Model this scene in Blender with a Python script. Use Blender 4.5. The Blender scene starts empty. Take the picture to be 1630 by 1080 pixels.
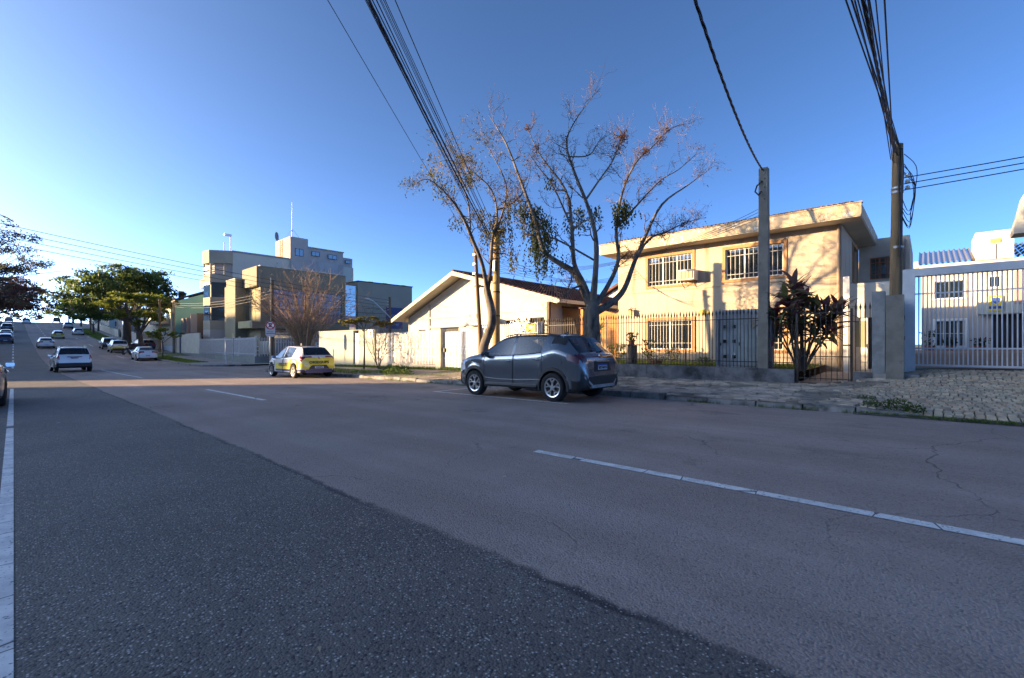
import bpy, math, random
from mathutils import Vector, Matrix
R = math.radians
SC = bpy.context.scene
COL = SC.collection

# ------------------------------------------------------------------ camera, sky, sun, exposure
cam = bpy.data.cameras.new('camera'); cam_o = bpy.data.objects.new('camera', cam); COL.objects.link(cam_o)
cam.sensor_width = 36.0; cam.lens = 16.0; cam.shift_y = 0.005
cam.clip_start = 0.05; cam.clip_end = 4000
cam_o.location = (0, 0, 1.25); cam_o.rotation_euler = (R(90), 0, R(-47.6))
SC.camera = cam_o

SUN_EL = 10.0
SUN_TRAVEL = (0.687, -0.727)          # horizontal direction the light travels
wd = bpy.data.worlds.new('World'); SC.world = wd; wd.use_nodes = True
wn = wd.node_tree.nodes; wl = wd.node_tree.links
bg = wn['Background']; bg.inputs[1].default_value = 0.15
sky = wn.new('ShaderNodeTexSky'); sky.sky_type = 'NISHITA'; sky.sun_disc = False
sky.sun_elevation = R(SUN_EL); sky.sun_rotation = math.atan2(-SUN_TRAVEL[0], -SUN_TRAVEL[1])
sky.altitude = 900; sky.air_density = 0.12; sky.dust_density = 1.0; sky.ozone_density = 4.5
tint = wn.new('ShaderNodeMix'); tint.data_type = 'RGBA'; tint.blend_type = 'MULTIPLY'; tint.inputs[0].default_value = 1.0
tint.inputs[7].default_value = (1.14, 1.02, 0.76, 1)      # camera balanced for the shade
wl.new(sky.outputs[0], tint.inputs[6]); wl.new(tint.outputs[2], bg.inputs[0])

sl = bpy.data.lights.new('sun', 'SUN'); sl.energy = 2.1; sl.angle = R(0.5); sl.color = (1.0, 0.70, 0.38)
so = bpy.data.objects.new('sun', sl); COL.objects.link(so)
ce = math.cos(R(SUN_EL))
so.rotation_euler = Vector((SUN_TRAVEL[0]*ce, SUN_TRAVEL[1]*ce, -math.sin(R(SUN_EL)))).to_track_quat('-Z', 'Y').to_euler()
so.location = (-40, 60, 40)

SC.view_settings.view_transform = 'Standard'; SC.view_settings.look = 'None'
SC.view_settings.gamma = 1.0; SC.view_settings.exposure = 3.25
SC.view_settings.use_curve_mapping = False

# ------------------------------------------------------------------ materials
MATS = {}
def mat(name, c1, c2=None, scale=3.0, rough=0.8, bump=0.0, bscale=None, metal=0.0, detail=6.0, lo=0.35, hi=0.65,
        c3=None, scale3=0.6, lo3=0.5, hi3=0.75, coat=0.0, spec=0.4, obj=False, stretch=(1, 1, 1)):
    """two or three colours mixed by noise, optional relief; world-space pattern unless obj"""
    if name in MATS: return MATS[name]
    m = bpy.data.materials.new(name); m.use_nodes = True
    n = m.node_tree.nodes; l = m.node_tree.links
    b = n['Principled BSDF']
    b.inputs['Roughness'].default_value = rough; b.inputs['Metallic'].default_value = metal
    b.inputs['Specular IOR Level'].default_value = spec; b.inputs['Coat Weight'].default_value = coat
    b.inputs['Coat Roughness'].default_value = 0.04
    b.inputs['Base Color'].default_value = (*c1, 1)
    MATS[name] = m
    if c2 is None and not bump: return m
    if obj:
        src = n.new('ShaderNodeTexCoord').outputs['Object']
    else:
        src = n.new('ShaderNodeNewGeometry').outputs['Position']
    mp = n.new('ShaderNodeMapping'); mp.inputs['Scale'].default_value = stretch; l.new(src, mp.inputs[0]); src = mp.outputs[0]
    def ramp(sc, a, bb):
        t = n.new('ShaderNodeTexNoise'); t.inputs['Scale'].default_value = sc; t.inputs['Detail'].default_value = detail
        t.inputs['Roughness'].default_value = 0.62
        l.new(src, t.inputs['Vector'])
        r = n.new('ShaderNodeMapRange'); r.inputs[1].default_value = a; r.inputs[2].default_value = bb; r.interpolation_type = 'SMOOTHSTEP'
        l.new(t.outputs[0], r.inputs[0]); return t, r.outputs[0]
    if c2 is not None:
        t, f = ramp(scale, lo, hi)
        mx = n.new('ShaderNodeMix'); mx.data_type = 'RGBA'
        mx.inputs[6].default_value = (*c1, 1); mx.inputs[7].default_value = (*c2, 1); l.new(f, mx.inputs[0])
        out = mx.outputs[2]
        if c3 is not None:
            t3, f3 = ramp(scale3, lo3, hi3)
            m3 = n.new('ShaderNodeMix'); m3.data_type = 'RGBA'
            l.new(out, m3.inputs[6]); m3.inputs[7].default_value = (*c3, 1); l.new(f3, m3.inputs[0]); out = m3.outputs[2]
        l.new(out, b.inputs['Base Color'])
    if bump:
        t = n.new('ShaderNodeTexNoise'); t.inputs['Scale'].default_value = bscale or scale*8; t.inputs['Detail'].default_value = 4
        l.new(src, t.inputs['Vector'])
        bp = n.new('ShaderNodeBump'); bp.inputs['Strength'].default_value = min(1, bump); bp.inputs['Distance'].default_value = 0.02
        l.new(t.outputs[0], bp.inputs['Height']); l.new(bp.outputs[0], b.inputs['Normal'])
    return m

def glass_mat(name, tint, refl=0.12, opacity=0.5, rough=0.02):
    """a thin pane: part see-through, part tinted, glossy on top"""
    if name in MATS: return MATS[name]
    m = bpy.data.materials.new(name); m.use_nodes = True; n = m.node_tree.nodes; l = m.node_tree.links
    n.remove(n['Principled BSDF']); out = n['Material Output']
    tr = n.new('ShaderNodeBsdfTransparent'); tr.inputs[0].default_value = (0.75, 0.8, 0.8, 1)
    df = n.new('ShaderNodeBsdfDiffuse'); df.inputs[0].default_value = (*tint, 1)
    m1 = n.new('ShaderNodeMixShader'); m1.inputs[0].default_value = opacity; l.new(tr.outputs[0], m1.inputs[1]); l.new(df.outputs[0], m1.inputs[2])
    gl = n.new('ShaderNodeBsdfGlossy'); gl.inputs['Roughness'].default_value = rough; gl.inputs[0].default_value = (1, 1, 1, 1)
    fr = n.new('ShaderNodeFresnel'); fr.inputs[0].default_value = 1.5
    mr = n.new('ShaderNodeMapRange'); mr.inputs[1].default_value = 0; mr.inputs[2].default_value = 1; mr.inputs[3].default_value = refl*0.5; mr.inputs[4].default_value = 1.0
    l.new(fr.outputs[0], mr.inputs[0])
    m2 = n.new('ShaderNodeMixShader'); l.new(mr.outputs[0], m2.inputs[0]); l.new(m1.outputs[0], m2.inputs[1]); l.new(gl.outputs[0], m2.inputs[2])
    l.new(m2.outputs[0], out.inputs[0]); MATS[name] = m
    return m

def leaf_mat(name, c1, c2, c3=None, scale=1.2):
    if name in MATS: return MATS[name]
    m = mat(name, c1, c2, scale=scale, rough=0.55, c3=c3, scale3=2.5, lo3=0.55, hi3=0.7, spec=0.35)
    n = m.node_tree.nodes; l = m.node_tree.links; b = n['Principled BSDF']
    t = n.new('ShaderNodeBsdfTranslucent'); l.new(b.inputs['Base Color'].links[0].from_socket, t.inputs[0])
    mx = n.new('ShaderNodeMixShader'); mx.inputs[0].default_value = 0.6
    l.new(b.outputs[0], mx.inputs[1]); l.new(t.outputs[0], mx.inputs[2]); l.new(mx.outputs[0], n['Material Output'].inputs[0])
    return m

def asphalt_mat():
    m = bpy.data.materials.new('asphalt'); m.use_nodes = True; n = m.node_tree.nodes; l = m.node_tree.links
    b = n['Principled BSDF']; b.inputs['Roughness'].default_value = 0.78; b.inputs['Specular IOR Level'].default_value = 0.45
    pos = n.new('ShaderNodeNewGeometry').outputs['Position']
    sep = n.new('ShaderNodeSeparateXYZ'); l.new(pos, sep.inputs[0])
    def noise(s, d=4, vec=pos, rough=0.6):
        t = n.new('ShaderNodeTexNoise'); t.inputs['Scale'].default_value = s; t.inputs['Detail'].default_value = d; t.inputs['Roughness'].default_value = rough
        l.new(vec, t.inputs['Vector']); return t.outputs[0]
    def mr(x, a, bb, c=0.0, d=1.0, smooth=True):
        r = n.new('ShaderNodeMapRange'); r.inputs[1].default_value = a; r.inputs[2].default_value = bb; r.inputs[3].default_value = c; r.inputs[4].default_value = d
        if smooth: r.interpolation_type = 'SMOOTHSTEP'
        l.new(x, r.inputs[0]); return r.outputs[0]
    def math_(op, a, bb):
        q = n.new('ShaderNodeMath'); q.operation = op
        for i, v in enumerate((a, bb)):
            if isinstance(v, (int, float)): q.inputs[i].default_value = v
            else: l.new(v, q.inputs[i])
        return q.outputs[0]
    def mix(f, a, bb, blend='MIX'):
        x = n.new('ShaderNodeMix'); x.data_type = 'RGBA'; x.blend_type = blend
        if isinstance(f, float): x.inputs[0].default_value = f
        else: l.new(f, x.inputs[0])
        for i, v in ((6, a), (7, bb)):
            if isinstance(v, tuple): x.inputs[i].default_value = (*v, 1)
            else: l.new(v, x.inputs[i])
        return x.outputs[2]
    wob = math_('MULTIPLY', math_('SUBTRACT', noise(0.3, 4), 0.5), 0.3)
    wob2 = math_('MULTIPLY', math_('SUBTRACT', noise(7.0, 4), 0.5), 0.11)
    ex = math_('ADD', math_('ADD', sep.outputs[0], wob), wob2)
    side = mr(ex, 1.90, 2.0)                       # 0 = newer dark strip, 1 = old worn asphalt
    seam = math_('MULTIPLY', math_('MULTIPLY', mr(ex, 1.90, 1.925), mr(ex, 1.99, 1.94)), mr(noise(0.6, 5), 0.35, 0.62, 0.1, 1.0))
    blot = mr(noise(0.5, 6), 0.3, 0.7)
    mp = n.new('ShaderNodeMapping'); mp.inputs['Scale'].default_value = (1.6, 0.12, 1); l.new(pos, mp.inputs[0])
    tracks = mr(noise(0.9, 4, mp.outputs[0]), 0.35, 0.65)
    old = mix(blot, (0.285, 0.220, 0.190), (0.375, 0.295, 0.250))
    old = mix(math_('MULTIPLY', tracks, 0.6), old, (0.235, 0.182, 0.15))
    def absd(x, c): return math_('ABSOLUTE', math_('SUBTRACT', x, c), 0.0)
    wx = math_('ADD', sep.outputs[0], math_('MULTIPLY', math_('SUBTRACT', noise(0.15, 2), 0.5), 0.8))
    trk = math_('MAXIMUM', mr(absd(absd(wx, 6.25), 0.78), 0.42, 0.05), mr(absd(absd(wx, 2.1), 0.78), 0.42, 0.05))
    old = mix(math_('MULTIPLY', math_('MULTIPLY', trk, mr(noise(0.4, 4), 0.35, 0.65)), 0.45), old, (0.40, 0.325, 0.285))
    oil = math_('MULTIPLY', math_('MAXIMUM', mr(absd(wx, 6.25), 0.45, 0.05), mr(absd(wx, 9.2), 0.8, 0.2)), mr(noise(0.8, 6), 0.5, 0.66))
    old = mix(math_('MULTIPLY', oil, 0.55), old, (0.10, 0.085, 0.078))
    big = mr(noise(0.11, 5), 0.42, 0.60)
    old = mix(math_('MULTIPLY', big, 0.4), old, (0.17, 0.135, 0.118))
    stain = mr(noise(1.7, 6), 0.64, 0.74)
    old = mix(math_('MULTIPLY', stain, 0.35), old, (0.10, 0.085, 0.078))
    new = mix(blot, (0.100, 0.089, 0.078), (0.148, 0.130, 0.113))
    base = mix(side, new, old)
    base = mix(math_('MULTIPLY', seam, 0.9), base, (0.02, 0.02, 0.023))
    # cracks: thin wandering lines, only here and there
    vo = n.new('ShaderNodeTexVoronoi'); vo.feature = 'DISTANCE_TO_EDGE'; vo.inputs['Scale'].default_value = 0.33
    wv = n.new('ShaderNodeVectorMath'); wv.operation = 'ADD'
    nz = n.new('ShaderNodeTexNoise'); nz.inputs['Scale'].default_value = 1.1; nz.inputs['Detail'].default_value = 6
    l.new(pos, nz.inputs['Vector']); l.new(pos, wv.inputs[0]); l.new(nz.outputs[1], wv.inputs[1]); l.new(wv.outputs[0], vo.inputs['Vector'])
    crack = math_('MULTIPLY', mr(vo.outputs['Distance'], 0.005, 0.0), mr(noise(0.22, 2), 0.44, 0.56))
    crack = math_('MULTIPLY', crack, side)
    base = mix(math_('MULTIPLY', crack, 0.55), base, (0.03, 0.028, 0.032))
    # aggregate: pale and dark stones
    v = n.new('ShaderNodeTexVoronoi'); v.inputs['Scale'].default_value = 80; l.new(pos, v.inputs['Vector'])
    sc = n.new('ShaderNodeSeparateColor'); l.new(v.outputs['Color'], sc.inputs[0])
    lightst = math_('MULTIPLY', mr(sc.outputs[0], 0.72, 0.95), mr(v.outputs['Distance'], 0.55, 0.25))
    darkst = mr(sc.outputs[1], 0.7, 1.0)
    amt = mr(side, 0.0, 1.0, 0.85, 0.38)
    base = mix(math_('MULTIPLY', darkst, mr(side, 0.0, 1.0, 0.75, 0.35)), base, (0.02, 0.021, 0.026))
    base = mix(math_('MULTIPLY', lightst, amt), base, (0.50, 0.47, 0.44))
    l.new(base, b.inputs['Base Color'])
    hgt = math_('ADD', math_('MULTIPLY', v.outputs['Distance'], -1.0), math_('MULTIPLY', noise(30, 4), 0.8))
    hgt = math_('SUBTRACT', hgt, math_('MULTIPLY', crack, 2.0))
    bp = n.new('ShaderNodeBump'); bp.inputs['Strength'].default_value = 0.7; bp.inputs['Distance'].default_value = 0.012
    l.new(hgt, bp.inputs['Height']); l.new(bp.outputs[0], b.inputs['Normal'])
    MATS['asphalt'] = m; return m

def paintline_mat(name, col):
    """road paint worn through to the asphalt in cracks and specks"""
    m = mat(name, col, (col[0]*0.72, col[1]*0.72, col[2]*0.74), scale=6, rough=0.7)
    n = m.node_tree.nodes; l = m.node_tree.links; b = n['Principled BSDF']
    src = n.new('ShaderNodeNewGeometry').outputs['Position']
    mp = n.new('ShaderNodeMapping'); mp.inputs['Scale'].default_value = (0.4, 1.7, 1); l.new(src, mp.inputs[0])
    v = n.new('ShaderNodeTexVoronoi'); v.feature = 'DISTANCE_TO_EDGE'; v.inputs['Scale'].default_value = 1.0; l.new(mp.outputs[0], v.inputs['Vector'])
    r = n.new('ShaderNodeMapRange'); r.inputs[1].default_value = 0.009; r.inputs[2].default_value = 0.003; l.new(v.outputs['Distance'], r.inputs[0])
    t = n.new('ShaderNodeTexNoise'); t.inputs['Scale'].default_value = 45; t.inputs['Detail'].default_value = 5; l.new(src, t.inputs['Vector'])
    r2 = n.new('ShaderNodeMapRange'); r2.inputs[1].default_value = 0.60; r2.inputs[2].default_value = 0.70; l.new(t.outputs[0], r2.inputs[0])
    mxm = n.new('ShaderNodeMath'); mxm.operation = 'MAXIMUM'; l.new(r.outputs[0], mxm.inputs[0]); l.new(r2.outputs[0], mxm.inputs[1])
    x = n.new('ShaderNodeMix'); x.data_type = 'RGBA'; l.new(mxm.outputs[0], x.inputs[0])
    l.new(b.inputs['Base Color'].links[0].from_socket, x.inputs[6]); x.inputs[7].default_value = (0.07, 0.07, 0.075, 1)
    l.new(x.outputs[2], b.inputs['Base Color']); return m

def brick_mat(name, c1, c2, mortar, scale, facing_x=True):
    m = mat(name, c1, rough=0.85); n = m.node_tree.nodes; l = m.node_tree.links; b = n['Principled BSDF']
    s = n.new('ShaderNodeSeparateXYZ'); l.new(n.new('ShaderNodeNewGeometry').outputs['Position'], s.inputs[0])
    c = n.new('ShaderNodeCombineXYZ'); l.new(s.outputs[1 if facing_x else 0], c.inputs[0]); l.new(s.outputs[2], c.inputs[1])
    br = n.new('ShaderNodeTexBrick'); br.inputs['Scale'].default_value = scale; l.new(c.outputs[0], br.inputs[0])
    br.inputs['Color1'].default_value = (*c1, 1); br.inputs['Color2'].default_value = (*c2, 1); br.inputs['Mortar'].default_value = (*mortar, 1)
    br.inputs['Mortar Size'].default_value = 0.012; br.inputs['Brick Width'].default_value = 0.25; br.inputs['Row Height'].default_value = 0.08
    t = n.new('ShaderNodeTexNoise'); t.inputs['Scale'].default_value = 1.5; t.inputs['Detail'].default_value = 6
    l.new(c.outputs[0], t.inputs[0])
    x = n.new('ShaderNodeMix'); x.data_type = 'RGBA'; x.blend_type = 'MULTIPLY'; x.inputs[0].default_value = 0.6
    l.new(br.outputs[0], x.inputs[6])
    r = n.new('ShaderNodeMapRange'); r.inputs[1].default_value = 0.3; r.inputs[2].default_value = 0.7; r.inputs[3].default_value = 0.6; r.inputs[4].default_value = 1.25
    l.new(t.outputs[0], r.inputs[0]); l.new(r.outputs[0], x.inputs[7]); l.new(x.outputs[2], b.inputs['Base Color'])
    return m

# ------------------------------------------------------------------ mesh helpers
class MB:
    def __init__(s): s.v = []; s.f = []
    def add(s, vs, fs):
        o = len(s.v); s.v += [tuple(p) for p in vs]; s.f += [tuple(i+o for i in f) for f in fs]; return s
    def box(s, x0, x1, y0, y1, z0, z1):
        if x0 > x1: x0, x1 = x1, x0
        if y0 > y1: y0, y1 = y1, y0
        if z0 > z1: z0, z1 = z1, z0
        return s.add([(x0,y0,z0),(x1,y0,z0),(x1,y1,z0),(x0,y1,z0),(x0,y0,z1),(x1,y0,z1),(x1,y1,z1),(x0,y1,z1)],
                     [(0,3,2,1),(4,5,6,7),(0,1,5,4),(1,2,6,5),(2,3,7,6),(3,0,4,7)])
    def quad(s, a, b, c, d): return s.add([a,b,c,d], [(0,1,2,3)])
    def prism(s, poly, fn, a, b):
        """poly: 2d outline, fn(u,v,w)->xyz, extruded from w=a to w=b"""
        k = len(poly)
        vs = [fn(u,v,a) for u,v in poly]+[fn(u,v,b) for u,v in poly]
        return s.add(vs, [tuple(range(k))[::-1], tuple(range(k,2*k))]+[(i,(i+1)%k,k+(i+1)%k,k+i) for i in range(k)])
    def tube(s, pts, rad, n=6, cap=True):
        pts = [Vector(p) for p in pts]; m = len(pts)
        if not hasattr(rad, '__len__'): rad = [rad]*m
        vs = []; prev = None
        for i in range(m):
            t = (pts[min(i+1,m-1)]-pts[max(i-1,0)])
            if t.length < 1e-9: t = Vector((0,0,1))
            t.normalize()
            if prev is None:
                u = t.cross(Vector((0,0,1)) if abs(t.z) < .9 else Vector((1,0,0))); u.normalize()
            else:
                u = prev - t*prev.dot(t)
                if u.length < 1e-6: u = t.orthogonal()
                u.normalize()
            prev = u; w = t.cross(u)
            for k in range(n):
                a = 2*math.pi*k/n
                vs.append(pts[i]+(u*math.cos(a)+w*math.sin(a))*rad[i])
        fs = [(i*n+k, i*n+(k+1)%n, (i+1)*n+(k+1)%n, (i+1)*n+k) for i in range(m-1) for k in range(n)]
        if cap: fs += [tuple(range(n))[::-1], tuple(range((m-1)*n, m*n))]
        return s.add(vs, fs)
    def lathe(s, prof, fn, n=20, cap=True):
        """prof: (r,h) pairs; fn(x,y,h)->xyz"""
        m = len(prof); vs = []
        for r,h in prof:
            for k in range(n):
                a = 2*math.pi*k/n; vs.append(fn(r*math.cos(a), r*math.sin(a), h))
        fs = [(i*n+k, i*n+(k+1)%n, (i+1)*n+(k+1)%n, (i+1)*n+k) for i in range(m-1) for k in range(n)]
        return s.add(vs, fs+([tuple(range(n))[::-1], tuple(range((m-1)*n, m*n))] if cap else []))
    def mesh(s, name, off=(0,0,0), smooth=False, angle=40):
        me = bpy.data.meshes.new(name)
        ox, oy, oz = off
        me.from_pydata([(x-ox,y-oy,z-oz) for x,y,z in s.v], [], s.f)
        if smooth:
            me.shade_smooth(); me.set_sharp_from_angle(angle=R(angle))
        me.update(); return me

def link(o, parent=None):
    COL.objects.link(o)
    if parent is not None: o.parent = parent
    return o
def wloc(o):
    p = Vector((0,0,0))
    while o is not None: p += o.location; o = o.parent
    return p
def part(name, mb, m, parent, smooth=False, local=False, angle=40, label=None):
    """mesh child; mb is in world coordinates unless local"""
    me = mb.mesh(name, (0,0,0) if local else wloc(parent), smooth, angle); me.materials.append(m)
    o = link(bpy.data.objects.new(name, me), parent)
    if label: o['label'] = label
    return o
def inst(name, me, parent, loc=(0,0,0), rot=(0,0,0), scale=(1,1,1), m=None):
    o = link(bpy.data.objects.new(name, me), parent); o.location = loc; o.rotation_euler = rot; o.scale = scale
    if m is not None:
        if not me.materials: me.materials.append(m)
        o.material_slots[0].link = 'OBJECT'; o.material_slots[0].material = m
    return o
def tag(o, label, cat, group=None):
    o['label'] = label; o['category'] = cat
    if group: o['group'] = group
    return o
def thing(name, label, cat, loc, group=None, rz=0):
    o = link(bpy.data.objects.new(name, None)); o.location = loc; o.rotation_euler = (0,0,rz); o.empty_display_size = .2
    return tag(o, label, cat, group)
def solo(name, mb, m, label, cat, loc, group=None, smooth=False):
    me = mb.mesh(name, loc, smooth); me.materials.append(m)
    o = link(bpy.data.objects.new(name, me)); o.location = loc
    return tag(o, label, cat, group)
def struct(name, mb, m, kind='structure', smooth=False):
    me = mb.mesh(name, smooth=smooth); me.materials.append(m)
    o = link(bpy.data.objects.new(name, me)); o['kind'] = kind; return o
def stuff(name, mb, m, label, cat, smooth=False):
    o = struct(name, mb, m, 'stuff', smooth); o['label'] = label; o['category'] = cat; return o
def bx(name, m, parent, *b, label=None):
    return part(name, MB().box(*b), m, parent, label=label)
FONT = {}
def text_mesh(s, size, extrude=0.002, bold=0.0):
    key = (s, size, extrude, bold)
    if key in FONT: return FONT[key]
    c = bpy.data.curves.new('lettering', 'FONT'); c.body = s; c.size = size; c.extrude = extrude; c.offset = bold
    c.align_x = 'CENTER'; c.align_y = 'CENTER'; c.resolution_u = 2
    o = bpy.data.objects.new('lettering', c); COL.objects.link(o)
    bpy.context.view_layer.update()
    me = bpy.data.meshes.new_from_object(o.evaluated_get(bpy.context.evaluated_depsgraph_get()))
    bpy.data.objects.remove(o); FONT[key] = me; return me
def lettering(s, size, m, parent, loc, rot, bold=0.0, scale=(1,1,1), name='lettering'):
    me = text_mesh(s, size, .002, bold).copy(); me.materials.clear(); me.materials.append(m)
    return inst(name, me, parent, loc, rot, scale)

def lerp(a, b, t): return a+(b-a)*t
def sstep(a, b, x):
    t = max(0, min(1, (x-a)/(b-a))); return t*t*(3-2*t)
def interp(keys, x):
    if x <= keys[0][0]: return keys[0][1]
    for (a,va),(b,vb) in zip(keys, keys[1:]):
        if x <= b: return va+(vb-va)*(x-a)/(b-a)
    return keys[-1][1]
def smooth_interp(keys, x):
    """Catmull-Rom through the keys"""
    if x <= keys[0][0]: return keys[0][1]
    if x >= keys[-1][0]: return keys[-1][1]
    for i in range(len(keys)-1):
        if x <= keys[i+1][0]:
            x0,y0 = keys[i]; x1,y1 = keys[i+1]
            def sl(j):
                if j <= 0 or j >= len(keys)-1: return 0 if j else (keys[1][1]-keys[0][1])/(keys[1][0]-keys[0][0])
                return (keys[j+1][1]-keys[j-1][1])/(keys[j+1][0]-keys[j-1][0])
            h = x1-x0; t = (x-x0)/h; m0 = sl(i)*h; m1 = sl(i+1)*h
            return (2*t**3-3*t*t+1)*y0+(t**3-2*t*t+t)*m0+(-2*t**3+3*t*t)*y1+(t**3-t*t)*m1
class Wall:
    """local frame of a wall: u along it, w outward, z up. face 'x' looks to -X, 'y' looks to -Y, 'Y' looks to +Y"""
    def __init__(s, face, c): s.face = face; s.c = c
    def p(s, u, w, z):
        return (s.c-w, u, z) if s.face == 'x' else ((u, s.c-w, z) if s.face == 'y' else (u, s.c+w, z))
    def box(s, mb, u0, u1, w0, w1, z0, z1):
        a = s.p(u0,w0,z0); b = s.p(u1,w1,z1); return mb.box(a[0],b[0],a[1],b[1],a[2],b[2])
def holed(mb, W, u0, u1, z0, z1, holes, t=.2):
    us = sorted({u0,u1,*[h[0] for h in holes],*[h[1] for h in holes]})
    us = [u for u in us if u0 <= u <= u1]
    for a,b in zip(us, us[1:]):
        hs = sorted([h for h in holes if h[0] < (a+b)/2 < h[1]], key=lambda h: h[2])
        z = z0
        for h in hs:
            if h[2] > z: W.box(mb, a, b, -t, 0, z, h[2])
            z = max(z, h[3])
        if z < z1: W.box(mb, a, b, -t, 0, z, z1)
    return mb
def window(house, W, u0, u1, z0, z1, mf, mg, cols=2, rows=1, trim=None, tw=.12, bars=0, barm=None, rails=(), curtain=None, sill=None, depth=.08, fr=.04, name='window'):
    f = MB()
    W.box(f,u0,u1,-depth-.05,-depth,z0,z0+fr); W.box(f,u0,u1,-depth-.05,-depth,z1-fr,z1)
    W.box(f,u0,u0+fr,-depth-.05,-depth,z0+fr,z1-fr); W.box(f,u1-fr,u1,-depth-.05,-depth,z0+fr,z1-fr)
    cu = [lerp(u0+fr,u1-fr,i/cols) for i in range(cols+1)]; cz = [lerp(z0+fr,z1-fr,i/rows) for i in range(rows+1)]
    for c in cu[1:-1]: W.box(f,c-fr*.5,c+fr*.5,-depth-.045,-depth-.003,z0+fr,z1-fr)
    for c in cz[1:-1]: W.box(f,u0+fr,u1-fr,-depth-.04,-depth-.006,c-fr*.4,c+fr*.4)
    w = part(name, f, mf, house)
    for a,b in zip(cu,cu[1:]):
        for c,d in zip(cz,cz[1:]):
            part('pane', W.box(MB(),a,b,-depth-.03,-depth-.022,c,d), mg, w)
    if trim:
        t = MB(); W.box(t,u0-tw,u1+tw,.001,.035,z0-tw,z0); W.box(t,u0-tw,u1+tw,.001,.035,z1,z1+tw)
        W.box(t,u0-tw,u0,.001,.033,z0,z1); W.box(t,u1,u1+tw,.001,.033,z0,z1); part('trim', t, trim, w)
    if sill: part('sill', W.box(MB(),u0-.08,u1+.08,.001,.1,z0-.08,z0), sill, w)
    if bars:
        for i in range(bars):
            u = lerp(u0+.03,u1-.03,i/(bars-1)); part('bar', W.box(MB(),u-.009,u+.009,-.03,-.012,z0+.02,z1-.02), barm, w)
        for z in rails: part('rail', W.box(MB(),u0+.01,u1-.01,-.036,-.022,z-.012,z+.012), barm, w)
    if curtain:
        c = MB(); N = int((u1-u0)*16); zs = (z0+.02, z1-.04)
        for i in range(N):
            a = lerp(u0+.02,u1-.02,i/N); b = lerp(u0+.02,u1-.02,(i+1)/N)
            wa = -.24-.03*math.sin(i*1.9); wb = -.24-.03*math.sin((i+1)*1.9)
            c.quad(W.p(a,wa,zs[0]),W.p(b,wb,zs[0]),W.p(b,wb,zs[1]),W.p(a,wa,zs[1]))
        part('curtain', c, curtain, w, smooth=True)
    return w
# ------------------------------------------------------------------ shared materials
asph = asphalt_mat()
white_line = paintline_mat('road_paint_white', (0.74, 0.72, 0.68))
concrete = mat('concrete', (.30,.29,.27), (.20,.195,.19), scale=2.2, rough=.9, bump=.25, bscale=40)
old_conc = mat('old_dark_concrete', (.085,.087,.092), (.16,.16,.165), scale=3.5, rough=.92, bump=.5, bscale=25, c3=(.035,.036,.038), scale3=1.4, lo3=.5, hi3=.7)
pole_conc = mat('pole_concrete', (.20,.185,.155), (.14,.13,.11), scale=2.0, rough=.9, bump=.2, bscale=50, c3=(.12,.115,.10), scale3=5, lo3=.58, hi3=.75)
wood_pole = mat('weathered_wood', (.23,.15,.075), (.11,.075,.045), scale=9, rough=.9, bump=.5, bscale=30, stretch=(1,1,.08))
soil = mat('bare_soil', (.16,.115,.075), (.10,.075,.05), scale=4, rough=.95, bump=.5, bscale=30)
grass_m = leaf_mat('grass_blades', (.07,.13,.02), (.14,.20,.03), (.20,.20,.06), scale=3)
weed_m = leaf_mat('weed_leaves', (.045,.09,.02), (.09,.13,.03), (.15,.14,.05), scale=4)
white_wall = mat('white_painted_wall', (.52,.49,.40), (.46,.43,.35), scale=1.2, rough=.85, bump=.08, bscale=60, c3=(.42,.40,.32), scale3=.9, lo3=.55, hi3=.75)
dark_metal = mat('dark_iron', (.03,.028,.027), (.055,.05,.045), scale=12, rough=.55, metal=.3)
white_metal = mat('white_enamel_metal', (.60,.59,.57), (.50,.49,.48), scale=5, rough=.45)
galv = mat('galvanised_metal', (.36,.37,.38), (.28,.29,.30), scale=8, rough=.5, metal=.6)
black_plastic = mat('black_plastic', (.018,.018,.019), rough=.5)
wire_m = mat('black_cable', (.012,.012,.013), rough=.6)
win_glass = glass_mat('window_pane_glass', (.03,.04,.045), .14, .35)
dark_glass = glass_mat('dark_pane_glass', (.02,.025,.03), .3, .85)
leafd = leaf_mat('dark_leaves', (.030,.045,.018), (.05,.066,.024), (.09,.085,.035))
rng = random.Random(7)

# ------------------------------------------------------------------ terrain profile (metres, along the street)
PROFILE = [(-400,3.0),(-120,1.3),(-40,.5),(0,0),(20,-.27),(41,-.58),(55,-.55),(70,-.2),(90,.65),(121,2.3),(150,4.3),(186,7.0),(200,7.85),(215,8.35),(240,8.2),(300,6.5),(420,3.0),(900,0)]
def zr(y): return smooth_interp(PROFILE, y)
CURB = 10.3
def ramp_t(y): return 1-sstep(-.2, 2.2, y)
def zs(x, y):
    """right-hand pavement height"""
    t = ramp_t(y)
    edge = lerp(.13, .045, sstep(0,1,1-sstep(.2,1.0,y)))
    return zr(y)+edge+lerp(.012, .10, t)*max(0, x-CURB)
def curb_x(y):
    if 29.5 < y <= 32.6: return CURB+3.1-math.sqrt(max(0, 3.1**2-(y-29.5)**2))
    if 42.4 <= y < 45.5: return CURB+3.1-math.sqrt(max(0, 3.1**2-(45.5-y)**2))
    return CURB
def strip(ys, x0f, x1f, nx, zf):
    mb = MB()
    for i,y in enumerate(ys):
        for k in range(nx+1):
            x = lerp(x0f(y), x1f(y), k/nx); mb.v.append((x, y, zf(x,y)))
    for i in range(len(ys)-1):
        for k in range(nx):
            a = i*(nx+1)+k; mb.f.append((a, a+1, a+nx+2, a+nx+1))
    return mb
def rangef(a, b, st):
    n = max(1, int(round((b-a)/st))); return [a+(b-a)*i/n for i in range(n+1)]

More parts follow.
